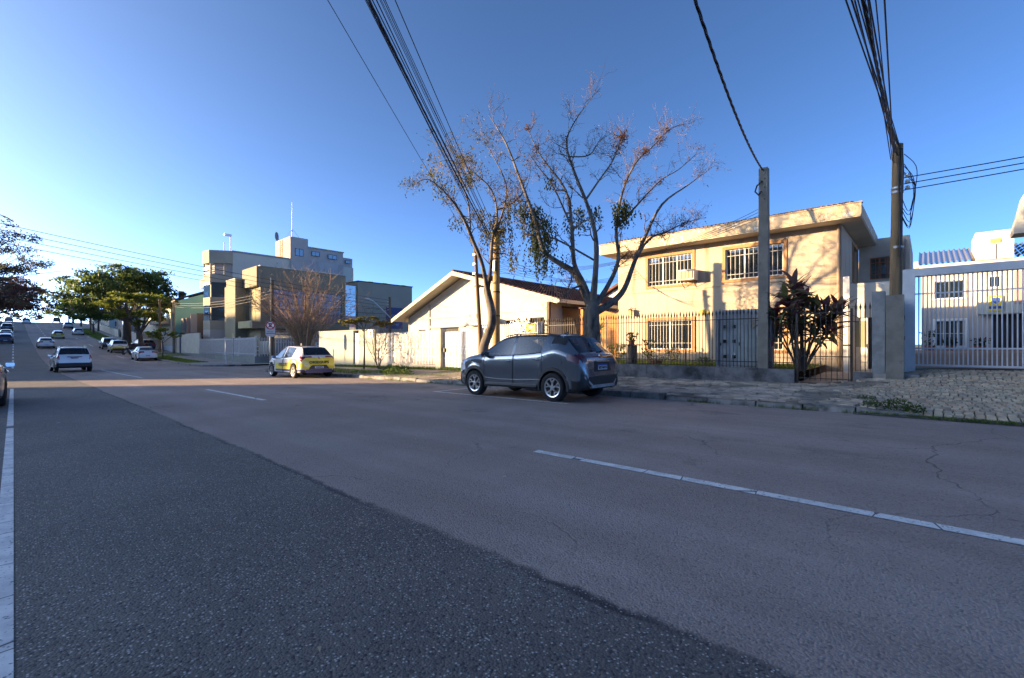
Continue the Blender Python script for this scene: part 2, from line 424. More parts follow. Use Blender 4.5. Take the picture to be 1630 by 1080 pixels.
ground_m = mat('ground_earth', (.10,.10,.06), (.15,.13,.085), scale=.25, rough=.95, c3=(.06,.085,.035), scale3=.05)
gy = rangef(-400,-60,20)+rangef(-50,260,5)+rangef(280,900,30)+[1400,2500]
gx = [-2500,-900,-300,-100,-40,-10,-2.5,4,10.2,20,40,100,300,900,2500]
g = MB()
for y in gy:
    for x in gx: g.v.append((x,y,zr(y)-.12))
for i in range(len(gy)-1):
    for k in range(len(gx)-1):
        a = i*len(gx)+k; g.f.append((a,a+1,a+len(gx)+1,a+len(gx)))
struct('ground', g, ground_m, smooth=True)

struct('road', strip(rangef(-80,-8,3)+rangef(-7,60,1)+rangef(62,260,2), lambda y:-2.45, lambda y:CURB+.05, 6, lambda x,y: zr(y)), asph, smooth=True)
struct('cross_street', strip(rangef(32.2,42.8,.5), lambda y:CURB+.052, lambda y:110, 12, lambda x,y: zr(y)-.004), asph, smooth=True)
struct('cross_street', strip(rangef(33.0,42.0,.5), lambda y:-110, lambda y:-2.452, 12, lambda x,y: zr(y)-.004), asph, smooth=True)
# corner fillets of the cross street (inside the pavement radius)
struct('cross_street', strip(rangef(29.4,32.2,.4), lambda y:CURB+.052, lambda y:CURB+3.3, 2, lambda x,y: zr(y)-.006), asph)
struct('cross_street', strip(rangef(42.8,45.6,.4), lambda y:CURB+.052, lambda y:CURB+3.3, 2, lambda x,y: zr(y)-.006), asph)

# painted markings
def mark(x0,x1,y0,y1):
    struct('lane_marking', strip(rangef(y0,y1,.5), lambda y:x0, lambda y:x1, 1, lambda x,y: zr(y)+.005), white_line)
mark(-.08,.0,-6,23.8)
for y0,y1 in ((-7,-3.9),(12.3,17.4),(28.5,44.0)): mark(4.2,4.32,y0,y1)
mark(4.2,4.32,-2.4,3.5)
y = 50
while y < 205: mark(4.19,4.33,y,y+3.2); y += 8.0
y = 51
while y < 200: mark(-.1,.02,y,y+3); y += 6.0
mark(8.26,8.36,5.9,10.6); mark(8.26,10.2,10.6,10.7); mark(8.26,8.36,57,62); mark(8.26,8.36,66,72); mark(8.2,8.34,95,101); mark(8.2,8.34,120,124)

# ------------------------------------------------------------------ right-hand pavement, near block
pave_m = mat('worn_pavement', (.25,.20,.145), (.38,.31,.235), scale=1.3, rough=.93, bump=.7, bscale=22, c3=(.11,.097,.078), scale3=.8, lo3=.48, hi3=.66)
ys = rangef(-30,-6,2)+rangef(-5.5,33.0,.25)
def far_x(y): return 16.0 if y < .75 else (15.35 if y < 33 else 15.35)
def pz(x,y): return zs(x,y)-.035 if y < 1.0 else zs(x,y)-.02
struct('pavement', strip([q for q in ys if 1.0 <= q <= 32.6], lambda y: curb_x(y)+.02, far_x, 8, pz), pave_m)
pavement = struct('driveway', strip([q for q in ys if q <= 1.0], lambda y: CURB+.02, far_x, 8, pz), mat('joint_soil',(.06,.05,.038),(.09,.075,.05),scale=9,rough=.95))
# skirt of the driveway toward the road so no gap shows
struct('gutter', strip(rangef(-30,1.0,.5), lambda y: CURB-.12, lambda y: CURB+.06, 2, lambda x,y: zr(y)+.012+.03*max(0,(x-CURB+.12)/.18)), mat('gutter_dirt', (.075,.068,.06), (.12,.11,.095), scale=6, rough=.95, bump=.6, bscale=30))
kerb_m = mat('kerb_granite', (.17,.165,.155), (.26,.25,.235), scale=5, rough=.9, bump=.5, bscale=30, c3=(.07,.07,.062), scale3=1.7, lo3=.5, hi3=.68)
kerb = struct('kerb', strip(rangef(-30,-12,3), lambda y:CURB-.02, lambda y:CURB+.13, 1, lambda x,y: zs(x,y)+.006), kerb_m)
kerb['label'] = 'worn granite kerb edging the right-hand pavement'
y = 0.05
while y < 29.3:
    L = rng.uniform(.8,1.2); j = rng.uniform(-.025,.025); h = rng.uniform(-.03,.012)
    m = MB(); za = zr(y); zb = zr(y+L-.02); yb = y+L-.025
    m.add([(CURB+j,y,za-.06),(CURB+.16+j,y,za-.06),(CURB+.16+j,yb,zb-.06),(CURB+j,yb,zb-.06),
           (CURB+.03+j,y,zs(CURB,y)+h),(CURB+.16+j,y,zs(CURB,y)+.008+h),(CURB+.16+j,yb,zs(CURB,yb)+.006+h),(CURB+.035+j,yb,zs(CURB,yb)+h-.005)],
          [(0,3,2,1),(4,5,6,7),(0,1,5,4),(1,2,6,5),(2,3,7,6),(3,0,4,7)])
    part('kerb_stone', m, kerb_m, kerb); y += L
for a in range(0,60,6):      # stones round the corner
    a0,a1 = R(a*1.5), R(a*1.5+8.6); cx,cy = CURB+3.1, 29.5
    m = MB()
    P = lambda ang,rr,z: (cx-rr*math.cos(ang), cy+rr*math.sin(ang), z)
    zt = zr(30.5)+.14
    m.add([P(a0,3.1,zt-.3),P(a1,3.1,zt-.3),P(a1,2.95,zt-.3),P(a0,2.95,zt-.3),P(a0,3.1,zt),P(a1,3.1,zt),P(a1,2.95,zt),P(a0,2.95,zt)],
          [(0,1,2,3),(4,7,6,5),(0,4,5,1),(1,5,6,2),(2,6,7,3),(3,7,4,0)])
    part('kerb_stone', m, kerb_m, kerb)

# irregular stone mosaic before the beige house, worn and half buried
flag_m = mat('grey_pavement_stones', (.36,.30,.235), (.52,.44,.35), scale=2.6, rough=.9, bump=.4, bscale=40, c3=(.17,.155,.13), scale3=.9, lo3=.45, hi3=.62)
fm = MB(); nrow = 0
x = CURB+.2
while x < 14.9:
    w = rng.uniform(.13,.24); yy = .9+.5*math.sin(x*2.1)+rng.uniform(-.2,.2)
    while yy < 13.5:
        l = rng.uniform(.16,.34); miss = rng.random()
        wear = sstep(2.0,7.5,yy)
        if miss > .10+.55*wear*(.6+.4*math.sin(yy*1.3+x*2)):
            z = zs(x,yy)-.004+rng.uniform(-.008,.010); q = []
            j = lambda: rng.uniform(-.016,.016)
            for (ax,ay) in ((x,yy),(x+w-.015,yy),(x+w-.015,yy+l-.018),(x,yy+l-.018)): q.append((ax+j(),ay+j()))
            tz = rng.uniform(-.006,.006)
            top = [(a,b,z+tz*(1 if i in (0,3) else -1)) for i,(a,b) in enumerate(q)]
            bot = [(a,b,z-.05) for a,b in q]
            fm.add(top+bot, [(0,1,2,3),(0,4,5,1),(1,5,6,2),(2,6,7,3),(3,7,4,0)])
        yy += l
    x += w
fo = struct('pavement_stones', fm, flag_m, 'stuff'); fo['label'] = 'uneven grey stones of the worn pavement before the beige house'; fo['category'] = 'pavement'

# setts of the driveway: one stone each
sett_cols = [(0.483, 0.385, 0.264), (0.393, 0.324, 0.235), (0.589, 0.46, 0.309), (0.446, 0.34, 0.23), (0.536, 0.429, 0.309), (0.33, 0.271, 0.196), (0.429, 0.376, 0.275), (0.536, 0.385, 0.252)]
sett_m = [mat('sett_stone_%d' % i, c, tuple(v*.72 for v in c), scale=9, rough=.88, bump=.5, bscale=45, c3=tuple(v*.5 for v in c), scale3=1.1, lo3=.5, hi3=.75) for i,c in enumerate(sett_cols)]
setts = []; row = 0; x = CURB+.08
while x < 15.95:
    w = .155; yy = -7.5+(row % 2)*.03+rng.uniform(-.012,.012)
    while yy < 1.0+.45*math.sin(x*2.1+.6):
        l = rng.uniform(.118,.132); setts.append((x,yy,w,l)); yy += l
    x += w; row += 1
def vis(s):
    d = s[0]*.7385+s[1]*.6743; u = (s[0]*.6743-s[1]*.7385)/d
    return d if u < 1.16 else 100+d
setts.sort(key=vis)
def sett_geo(mb, x, yy, w, l, o=(0,0,0)):
    z = zs(x+w/2,yy+l/2); dz = rng.uniform(-.005,.005); tx = rng.uniform(-.003,.003); g_ = .016; b = .006
    zc = lambda ax,ay: zs(ax,ay)+dz+tx*(1 if ay > yy+l/2 else -1)
    x0,x1,y0,y1 = x+g_/2+rng.uniform(0,.004), x+w-g_/2-rng.uniform(0,.004), yy+g_/2+rng.uniform(0,.004), yy+l-g_/2-rng.uniform(0,.004)
    base = [(x0,y0),(x1,y0),(x1,y1),(x0,y1)]; top = [(x0+b,y0+b),(x1-b,y0+b),(x1-b,y1-b),(x0+b,y1-b)]
    vs = [(a-o[0],c-o[1],z-.07-o[2]) for a,c in base]+[(a-o[0],c-o[1],zc(a,c)-.012-o[2]) for a,c in base]+[(a-o[0],c-o[1],zc(a,c)-o[2]) for a,c in top]
    fs = [(i,(i+1)%4,4+(i+1)%4,4+i) for i in range(4)]+[(4+i,4+(i+1)%4,8+(i+1)%4,8+i) for i in range(4)]+[(8,9,10,11)]
    return mb.add(vs, fs)
for s in setts[:300]:
    o = (s[0],s[1],zs(s[0],s[1])); me = sett_geo(MB(), *s, o=o).mesh('sett'); me.materials.append(rng.choice(sett_m))
    q = link(bpy.data.objects.new('sett', me), pavement); q.location = o
rest = [MB() for _ in sett_m]
for s in setts[300:]: sett_geo(rng.choice(rest), *s)
for k,mb in enumerate(rest):
    o = part('setts', mb, sett_m[k], pavement); o['kind'] = 'stuff'
bx('access_cover', concrete, pavement, 14.6,15.9,.15,1.0,zs(15,.5)-.05,zs(15.2,.5)+.05)

# grass and weeds
def blades(mb, spots, h0, h1, w=.006, lean=.5):
    for (x,y,z) in spots:
        a = rng.uniform(0,6.283); h = rng.uniform(h0,h1); ln = rng.uniform(0,lean)*h; b = rng.uniform(0,6.283)
        dx,dy = math.cos(a)*w, math.sin(a)*w; lx,ly = math.cos(b)*ln, math.sin(b)*ln
        mb.add([(x-dx,y-dy,z),(x+dx,y+dy,z),(x+dx*.6+lx*.4,y+dy*.6+ly*.4,z+h*.6),(x-dx*.6+lx*.4,y-dy*.6+ly*.4,z+h*.6),(x+lx,y+ly,z+h)], [(0,1,2,3),(3,2,4)])
def leafy(mb, x, y, z, r, h, n, s):
    for _ in range(n):
        a = rng.uniform(0,6.283); rr = r*math.sqrt(rng.random()); hh = h*rng.random()*(1-.5*rr/r)
        leaf_quad(mb, (x+rr*math.cos(a), y+rr*math.sin(a), z+hh), s*rng.uniform(.6,1.3))
def leaf_quad(mb, c, s, up=.3, asp=.5):
    d = Vector((rng.gauss(0,1),rng.gauss(0,1),rng.gauss(0,1)+up)); d.normalize()
    e = d.orthogonal(); e.rotate(Matrix.Rotation(rng.uniform(0,6.283),3,d)) ; e.normalize()
    c = Vector(c); d = d*s; e = e*s*asp
    mb.add([c-d*.5, c+e*.5, c+d*.5, c-e*.5], [(0,1,2,3)])
gm = MB()
blades(gm, [(CURB+rng.uniform(-.1,.02)+.03*math.sin(y_*3), y_, zr(y_)+.01) for y_ in [rng.uniform(-5,.9) for _ in range(2600)]], .02,.075)
for _ in range(60):
    y0 = rng.uniform(-4.5,29); n_ = rng.randint(10,70)
    if 3.5 < y0 < 9 and rng.random() < .5: continue
    blades(gm, [(CURB-.01+rng.gauss(0,.035), y0+rng.gauss(0,.14), zr(y0)) for _ in range(n_)], .02,.09)
stuff('kerb_grass', gm, grass_m, 'short grass and weeds growing along the kerb edge', 'grass')
gm = MB()
for cx,cy,r,h,n in ((10.65,.40,.22,.26,380),(10.55,.15,.15,.16,160),(10.5,.75,.14,.16,160),(11.3,.9,.16,.10,90)): leafy(gm, cx,cy,zs(cx,cy),r,h,n,.045)
stuff('weed_clump', gm, weed_m, 'leafy weed clump at the end of the kerb beside the driveway', 'weeds')
gm = MB()
blades(gm, [(rng.uniform(10.5,13.8), y_, zs(12,y_)-.01) for y_ in [rng.uniform(11,19) for _ in range(2500)] if math.sin(y_*1.7) > -.2], .02,.06)
blades(gm, [(14.85+rng.gauss(0,.12), y_, zs(14.8,y_)-.01) for y_ in [rng.uniform(15.5,31) for _ in range(5000)]], .05,.2, w=.01)
blades(gm, [(rng.uniform(10.6,13.0), y_, zs(12,y_)-.01) for y_ in [rng.uniform(19,27) for _ in range(2500)]], .03,.12, w=.01)
blades(gm, [(15.0+rng.gauss(0,.06), y_, zs(15,y_)-.02) for y_ in [rng.uniform(3,12) for _ in range(900)]], .02,.10)
stuff('verge_grass', gm, grass_m, 'patchy grass on the pavement and at the foot of the walls', 'grass')
gm = MB()
for cx,cy,r,h,n,s in ((11.6,16.9,.35,.3,240,.07),(11.9,18.2,.7,.5,700,.09),(12.6,19.4,.5,.35,300,.08),(11.3,17.4,.5,.35,300,.07)): leafy(gm, cx,cy,zs(cx,cy),r,h,n,s)
stuff('verge_shrubs', gm, leaf_mat('verge_leaves',(.09,.14,.025),(.05,.10,.02),(.2,.2,.04),scale=2), 'low green ground plants on the verge behind the yellow hatchback', 'plants')

# far right pavement (beyond the cross street), left pavement
pv2 = mat('pale_pavement', (.30,.29,.275), (.22,.215,.205), scale=.9, rough=.92, bump=.3, bscale=20)
struct('pavement', strip(rangef(42.45,45.5,.5), lambda y:15.352, lambda y:45, 6, lambda x,y: zr(y)+.127), pv2)
struct('pavement', strip([q for q in rangef(42.45,46,.25)+rangef(47,250,2)], lambda y: curb_x(y), lambda y: 15.35, 4, lambda x,y: zr(y)+.13), pv2)
k2 = MB()
ysf = rangef(42.45,46,.25)+rangef(47,250,2)
for a,b in zip(ysf,ysf[1:]):
    xa,xb = curb_x(a)-.02,curb_x(b)-.02
    k2.quad((xa,a,zr(a)-.02),(xb,b,zr(b)-.02),(xb,b,zr(b)+.14),(xa,a,zr(a)+.14)); k2.quad((xa,a,zr(a)+.14),(xb,b,zr(b)+.14),(xb+.14,b,zr(b)+.14),(xa+.14,a,zr(a)+.14))
struct('kerb', k2, kerb_m)
for n_,(a,b) in enumerate(((-80,33.0),(42.0,250))):
    struct('pavement', strip(rangef(a,b,2), lambda y:-7.2, lambda y:-2.44, 3, lambda x,y: zr(y)+.13), pv2)
    k = MB()
    for y0,y1 in zip(rangef(a,b,2), rangef(a,b,2)[1:]): k.quad((-2.43,y0,zr(y0)-.02),(-2.43,y1,zr(y1)-.02),(-2.43,y1,zr(y1)+.135),(-2.43,y0,zr(y0)+.135))
    struct('kerb', k, kerb_m)
gm = MB()
blades(gm, [(rng.uniform(10.6,12.4), y_, zr(y_)+.12) for y_ in [rng.uniform(50,66) for _ in range(5000)] ], .05,.14, w=.02)
blades(gm, [(rng.uniform(11.0,14.6), y_, zr(y_)+.12) for y_ in [rng.uniform(66,74) for _ in range(1500)] ], .05,.14, w=.02)
blades(gm, [(rng.uniform(10.6,13.4), y_, zr(y_)+.12) for y_ in [rng.uniform(95,160) for _ in range(6000)] ], .08,.2, w=.05)
stuff('verge_grass', gm, grass_m, 'green grass strip along the far pavement up the hill', 'grass')
# ------------------------------------------------------------------ beige two-storey house
stucco = mat('beige_stucco', (.46,.375,.275), (.41,.33,.24), scale=.8, rough=.9, bump=.25, bscale=70, c3=(.25,.19,.125), scale3=2.2, lo3=.52, hi3=.72, stretch=(1,1,.16))
trim_m = mat('orange_tan_trim', (.42,.225,.10), (.36,.19,.085), scale=3, rough=.85)
fascia_m = mat('peeling_fascia', (.42,.325,.20), (.49,.40,.285), scale=2.4, rough=.9, bump=.3, bscale=20, c3=(.60,.56,.48), scale3=3.2, lo3=.56, hi3=.62)
soffit_m = mat('soffit_plaster', (.52,.46,.36), (.46,.40,.31), scale=1.5, rough=.9)
roof_dark = mat('dark_clay_tiles', (.10,.065,.05), (.15,.085,.06), scale=4, rough=.9)
curtain_m = mat('pale_curtain', (.62,.58,.48), (.52,.49,.42), scale=5, rough=.95)
curtain_g = mat('patterned_curtain', (.25,.27,.26), (.55,.55,.52), scale=7, rough=.95, lo=.45, hi=.55)
white_frame = mat('white_window_frame', (.72,.70,.66), rough=.55)
orange_frame = mat('rust_window_frame', (.40,.17,.09), rough=.7)
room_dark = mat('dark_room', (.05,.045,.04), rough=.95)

H = thing('two_storey_house', 'beige two-storey stucco house with flat peeling eaves behind the iron fence', 'house', (20,6.7,.4))
W = Wall('x', 20.0)
upL = (7.6,9.65,3.93,5.25); upR = (4.1,6.22,3.92,5.17); loL = (7.6,9.65,1.02,2.34); loR = (4.1,6.22,1.02,2.34)
m = holed(MB(), W, 2.27, 11.2, .1, 5.55, [upL,upR,loL,loR], .22)
m.box(20.22,25.4,2.27,2.47,.1,3.9); m.box(20.22,23.1,2.27,2.47,3.9,5.3); m.box(24.7,25.4,2.27,2.47,3.9,5.3); m.box(20.22,25.4,2.27,2.47,5.3,5.55)
m.box(20.22,30,11.0,11.2,.1,5.55); m.box(29.8,30,2.47,11.0,.1,5.55)
part('wall', m, stucco, H)
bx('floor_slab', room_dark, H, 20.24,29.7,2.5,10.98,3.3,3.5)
for b_ in (upL,upR,loL,loR):
    up = b_[2] > 3
    window(H, W, *b_, white_frame, win_glass, cols=3 if up else 2, rows=1, trim=trim_m, bars=13 if up else 15, barm=mat('grille_paint',(.44,.42,.39),rough=.6),
           rails=(b_[2]+.2, b_[3]-.28) if up else (b_[2]+.28, b_[3]-.22), curtain=curtain_g if b_ is upR else curtain_m)
window(H, Wall('y',2.27), 23.1,24.7,3.9,5.3, orange_frame, win_glass, cols=2, trim=trim_m, tw=.1)
part('ledge', W.box(MB(),2.27,11.2,.001,.03,3.66,3.70), mat('ledge_line',(.40,.31,.20),rough=.9), H)
part('plinth', W.box(MB(),2.3,11.2,.001,.02,.1,.62), mat('stained_plinth',(.46,.36,.24),(.36,.29,.2),scale=1.5,rough=.9), H)
roof = part('roof', MB().box(19.2,26.0,1.66,11.75,5.56,5.60), soffit_m, H)
fa = MB(); fa.box(19.18,19.34,1.64,11.77,5.60,6.02); fa.box(19.34,26.0,1.64,1.80,5.60,6.02); fa.box(19.34,26.0,11.61,11.77,5.60,6.02); fa.box(25.85,26.0,1.8,11.61,5.6,6.02)
part('fascia', fa, fascia_m, roof)
part('gutter_edge', MB().box(19.15,19.37,1.61,11.8,6.021,6.06), mat('edge_flashing',(.42,.33,.22),(.3,.24,.17),scale=3,rough=.9), roof)
tm = MB()
for i in range(60):
    a = 1.9+i*.162
    tm.tube([(19.24,a,6.04),(23.0,min(max(a,4.6),8.8),7.0)], [.09,.075], 6)
tm.add([(19.3,1.8,6.03),(19.3,11.6,6.03),(22.9,8.8,6.98),(22.9,4.6,6.98),(26,1.8,6.03),(26,11.6,6.03)], [(0,1,2,3),(0,3,4),(1,5,2),(3,2,5,4)])
part('tiles', tm, roof_dark, roof)
part('downpipe', MB().tube([(19.93,2.36,5.55),(19.93,2.36,.4)],.045,8), mat('brown_pipe',(.28,.21,.14),rough=.7), H, smooth=True)
part('corner_post', MB().box(19.70,19.84,2.02,2.2,.25,3.62), white_metal, H)
# rear block and white annex on the driveway side
bk = MB(); holed(bk, Wall('x',25.4), .55, 2.262, .1, 5.85, [(.95,1.88,4.08,5.03)], .2); bk.box(25.6,31,.55,.75,.1,5.85); bk.box(25.6,31,2.0,2.26,5.4,5.85); bk.box(25.6,31,.75,2.26,5.70,5.86)
part('rear_wing', bk, mat('grey_beige_stucco',(.52,.45,.36),(.44,.38,.30),scale=1.0,rough=.9,bump=.2,bscale=60,c3=(.34,.30,.25),scale3=.7), H)
window(H, Wall('x',25.4), .95,1.88,4.08,5.03, orange_frame, win_glass, cols=3, curtain=curtain_m, bars=6, barm=orange_frame, rails=(4.3,4.8))
an = MB(); holed(an, Wall('x',20.35), .72, 2.265, .1, 3.42, [(1.22,1.97,.3,2.2)], .2); an.box(20.55,25.39,.72,.9,.1,3.42); an.box(20.55,25.39,.9,2.26,3.3,3.41)
part('annex', an, mat('annex_white_plaster',(.58,.55,.47),(.52,.49,.41),scale=1.2,rough=.9), H)
dr = part('door', MB().box(20.43,20.48,1.55,1.97,.3,2.2), white_metal, H)
part('pane', MB().box(20.41,20.429,1.62,1.90,1.15,2.08), glass_mat('door_pane',(.35,.36,.25),.2,.8), dr)
part('handle', MB().box(20.38,20.429,1.57,1.60,1.1,1.25), galv, dr)
bx('dark_inside_sheet', mat('black_inside',(.006,.006,.006),rough=1), H, 20.7,20.72,1.1,1.62,.28,2.25)  # black sheet stands in for the unlit inside of the open door
pipe = MB()
for k in range(3): pipe.tube([(25.33,.72+.12*k,5.7-.2*k),(25.33,.72+.12*k,3.0)],.03,6)
part('conduit', pipe, mat('grey_conduit',(.22,.2,.18),rough=.7), H)

o = thing('wall_lantern', 'small yellow wall lantern beside the left end of the beige house', 'lantern', (19.9,10.45,2.7))
part('bracket', MB().tube([(20,10.45,2.95),(19.85,10.45,3.0),(19.8,10.45,2.9)],.015,6), dark_metal, o)
part('lamp_glass', MB().box(19.73,19.87,10.38,10.52,2.62,2.84), mat('amber_lamp_glass',(.6,.42,.1),rough=.3), o)
part('lamp_cap', MB().prism([(-.1,0),(.1,0),(.03,.08),(-.03,.08)], lambda u,v,w:(19.8+w,10.45+u,2.845+v), -.1,.1), dark_metal, o)
o = thing('wall_plaque', 'oval gold plaque on the beige facade beside the pole shadow', 'plaque', (19.97,7.1,2.62))
pl = [(.21*math.cos(a*math.pi/10), .12*math.sin(a*math.pi/10)) for a in range(20)]
part('plate', MB().prism(pl, lambda u,v,w:(19.99-w,7.1+u,2.62+v), 0,.03), mat('gold_plaque',(.55,.38,.08),(.4,.28,.06),scale=30,rough=.4,metal=.6), o)
ac = thing('air_conditioner', 'boxy window air conditioner on brackets under the upper left window', 'air conditioner', (19.75,7.62,4.08))
part('case', MB().box(19.5,20.05,7.34,8.02,4.02,4.46), mat('beige_ac_case',(.62,.58,.48),(.55,.5,.42),scale=4,rough=.6), ac)
for k in range(4): part('vent', MB().box(19.47,19.499,7.40+.155*k,7.53+.155*k,4.07,4.41), mat('ac_vent',(.42,.36,.2),rough=.7), ac)
for yy in (7.42,7.94): part('bracket', MB().tube([(19.55,yy,4.015),(20.0,yy,4.012),(20.0,yy,3.72),(19.6,yy,4.0)],.014,5), dark_metal, ac)

# lawn, path, front wall
lawn = struct('lawn', strip(rangef(2.75,11.3,1), lambda y:15.05, lambda y:20.05, 3, lambda x,y: .44+.01*(x-15)), mat('lawn_soil',(.07,.09,.03),(.11,.10,.05),scale=3,rough=.95))
struct('garden_path', strip(rangef(.9,2.72,.6), lambda y:15.0, lambda y:20.45, 4, lambda x,y: zs(15,y)+.02+.018*(x-15)), pv2)
gm = MB(); blades(gm, [(rng.uniform(15.15,20), rng.uniform(2.8,11.2), .44) for _ in range(15000)], .04,.13, w=.008)
blades(gm, [(15.2+abs(rng.gauss(0,.15)), rng.uniform(2.8,11.2), .44) for _ in range(4000)], .06,.18, w=.008)
stuff('lawn_grass', gm, grass_m, 'sunlit green grass of the small front lawn behind the iron fence', 'grass')

fw = thing('garden_wall', 'low dark weathered concrete wall under the iron fence of the beige house', 'wall', (14.97,7.2,.05))
m = MB(); yy = 2.78
while yy < 11.9:
    L = min(rng.uniform(1.6,2.3), 11.9-yy); m.box(14.86+rng.uniform(-.006,.006),15.08,yy,yy+L-.012,-.1,.53+rng.uniform(-.01,.012)); yy += L
part('wall_course', m, old_conc, fw)
part('wall_stub', MB().box(14.86,15.08,1.06,1.44,.0,.52), old_conc, fw)
# iron fence: every picket its own part
pk = MB(); pk.box(-.008,.008,-.008,.008,0,1.62); pk.lathe([(.004,1.6),(.022,1.66),(.026,1.70),(.012,1.76),(.002,1.82)], lambda a,b,c:(a,b,c), 6)
pk_me = pk.mesh('picket'); pk_me.materials.append(dark_metal)
fen = thing('iron_fence', 'dark iron spear-topped fence standing on the low concrete wall', 'fence', (14.97,7.2,.53))
yy = 2.86
while yy < 11.85:
    inst('picket', pk_me, fen, (rng.uniform(-.004,.004), yy-7.2, -.12+.12), (rng.uniform(-.008,.008),rng.uniform(-.008,.008),0), (1,1,rng.uniform(.985,1.01))); yy += .104
for z in (.72,2.02): part('rail', MB().box(14.955,14.985,2.8,11.88,z-.012,z+.012), dark_metal, fen)
for yy in (2.74,5.9,8.85,11.86): part('post', MB().box(14.955,14.985,yy,yy+.03,.0,2.15), dark_metal, fen)
pkl = MB(); pkl.box(-.008,.008,-.008,.008,0,2.0); pkl.lathe([(.004,1.98),(.022,2.04),(.026,2.08),(.012,2.14),(.002,2.2)], lambda a,b,c:(a,b,c), 6)
pkl_me = pkl.mesh('picket'); pkl_me.materials.append(dark_metal)
gt = thing('iron_gate', 'narrow dark iron garden gate beside the red-leaved plant', 'gate', (14.97,2.1,zs(15,2.1)))
for k in range(9): inst('picket', pkl_me, gt, (0, -.55+.125*k, .08), (0,0,0), (1,1,.97))
for z in (.14,.75,1.95): part('rail', MB().box(14.955,14.985,1.5,2.68,zs(15,2.1)+z-.012,zs(15,2.1)+z+.012), dark_metal, gt)
for yy in (1.46,2.70): part('post', MB().box(14.93,15.01,yy,yy+.05,.0,2.2), dark_metal, gt)
part('latch', MB().box(14.92,15.0,1.5,1.68,1.2,1.24), dark_metal, gt)
for k in range(4): inst('picket', pk_me, gt, (0, -1.0+.1*k, .53-zs(15,2.1)))

# stone boundary wall and pillar between the two plots
bw = thing('boundary_wall', 'grey end pillar and beige boundary wall between the iron gate and the driveway', 'wall', (15.5,.9,.2))
part('pillar', MB().box(14.9,15.22,.80,1.06,.1,2.6), mat('grey_block_pillar',(.26,.27,.28),(.19,.2,.21),scale=4,rough=.9,bump=.4,bscale=30), bw)
m = MB(); m.add([(15.22,.82,.1),(25.3,.82,.1),(25.3,1.02,.1),(15.22,1.02,.1),(15.22,.82,2.5),(25.3,.82,2.35),(25.3,1.02,2.35),(15.22,1.02,2.5)],[(0,3,2,1),(4,5,6,7),(0,1,5,4),(1,2,6,5),(2,3,7,6),(3,0,4,7)])
part('wall_run', m, mat('beige_boundary',(.50,.42,.32),(.42,.35,.27),scale=1.6,rough=.9,c3=(.3,.26,.2),scale3=.9), bw)

# meter cabinet with six little windows, concrete pole beside it
cab = thing('meter_cabinet', 'grey metal meter cabinet with six small square windows behind the iron fence', 'cabinet', (15.4,4.35,.5))
cm = mat('cabinet_grey_blue', (.30,.34,.36), (.24,.27,.285), scale=3, rough=.6, c3=(.30,.22,.13), scale3=2.2, lo3=.62, hi3=.74, bump=.1)
cc = mat('cabinet_concrete', (.33,.35,.37), (.22,.235,.25), scale=3, rough=.9, bump=.3, bscale=40)
m = MB(); m.box(15.18,15.75,3.72,5.0,.44,.56); m.box(15.18,15.75,3.72,5.0,2.05,2.32); m.box(15.18,15.75,4.94,5.0,.56,2.05); m.box(15.7,15.75,3.72,4.94,.56,2.05); m.box(15.18,15.7,3.72,3.84,.56,2.05)
part('casing', m, cc, cab)
for i,(a,b) in enumerate(((4.40,4.93),(3.85,4.38))):
    d_ = part('door', MB().box(15.24,15.28,a,b,.58,2.03), cm, cab)
    for r_ in range(5): part('rib', MB().box(15.232,15.239,a+.05+r_*.1,a+.065+r_*.1,.6,2.0), cm, d_)
    part('handle', MB().box(15.2,15.239,b-.06,b-.04,1.2,1.3), dark_metal, d_)
for c_ in (4.74,4.47):
    for z in (1.80,1.34,.86):
        f = MB(); f.box(15.215,15.231,c_-.075,c_+.075,z-.075,z+.075)
        w_ = part('window', f, cm, cab); part('pane', MB().box(15.205,15.214,c_-.052,c_+.052,z-.052,z+.052), dark_glass, w_)
def square_pole(name, label, x, y, z0, z1, w0, w1, m, grp='utility poles'):
    o = thing(name, label, 'pole', (x,y,z0), grp)
    s = MB(); a,b = w0/2,w1/2
    s.add([(x-a,y-a,z0),(x+a,y-a,z0),(x+a,y+a,z0),(x-a,y+a,z0),(x-b,y-b,z1),(x+b,y-b,z1),(x+b,y+b,z1),(x-b,y+b,z1)],[(0,3,2,1),(4,5,6,7),(0,1,5,4),(1,2,6,5),(2,3,7,6),(3,0,4,7)])
    part('shaft', s, m, o); return o
def round_pole(name, label, x, y, z0, z1, r0, r1, m, lean=(0,0), grp='utility poles', n=12):
    o = thing(name, label, 'pole', (x,y,z0), grp)
    k = 8; part('shaft', MB().tube([(x+lean[0]*i/k, y+lean[1]*i/k, lerp(z0,z1,i/k)) for i in range(k+1)], [lerp(r0,r1,i/k) for i in range(k+1)], n), m, o, smooth=True); return o
P1 = square_pole('utility_pole', 'square grey concrete pole rising beside the meter cabinet', 15.0,3.58,.0,6.45,.27,.23,pole_conc)
part('base_column', MB().box(15.14,15.5,3.42,3.70,.4,2.34), cc, P1)
part('bolt', MB().box(14.86,15.16,3.55,3.58,6.25,6.28), galv, P1)
part('bracket', MB().tube([(14.87,3.6,6.05),(14.72,3.7,5.9),(14.6,3.72,5.7),(14.75,3.66,5.62),(14.87,3.62,5.75)],.022,6), wire_m, P1)
for z_ in (6.1,5.85,5.5): part('bolt', MB().box(14.87,14.885,3.52,3.55,z_,z_+.04), dark_metal, P1)
P2 = round_pole('utility_pole', 'tall weathered pole tangled with cables beside the white driveway gate', 14.62,.60,.25,6.15,.135,.105,wood_pole, lean=(.02,-.06))
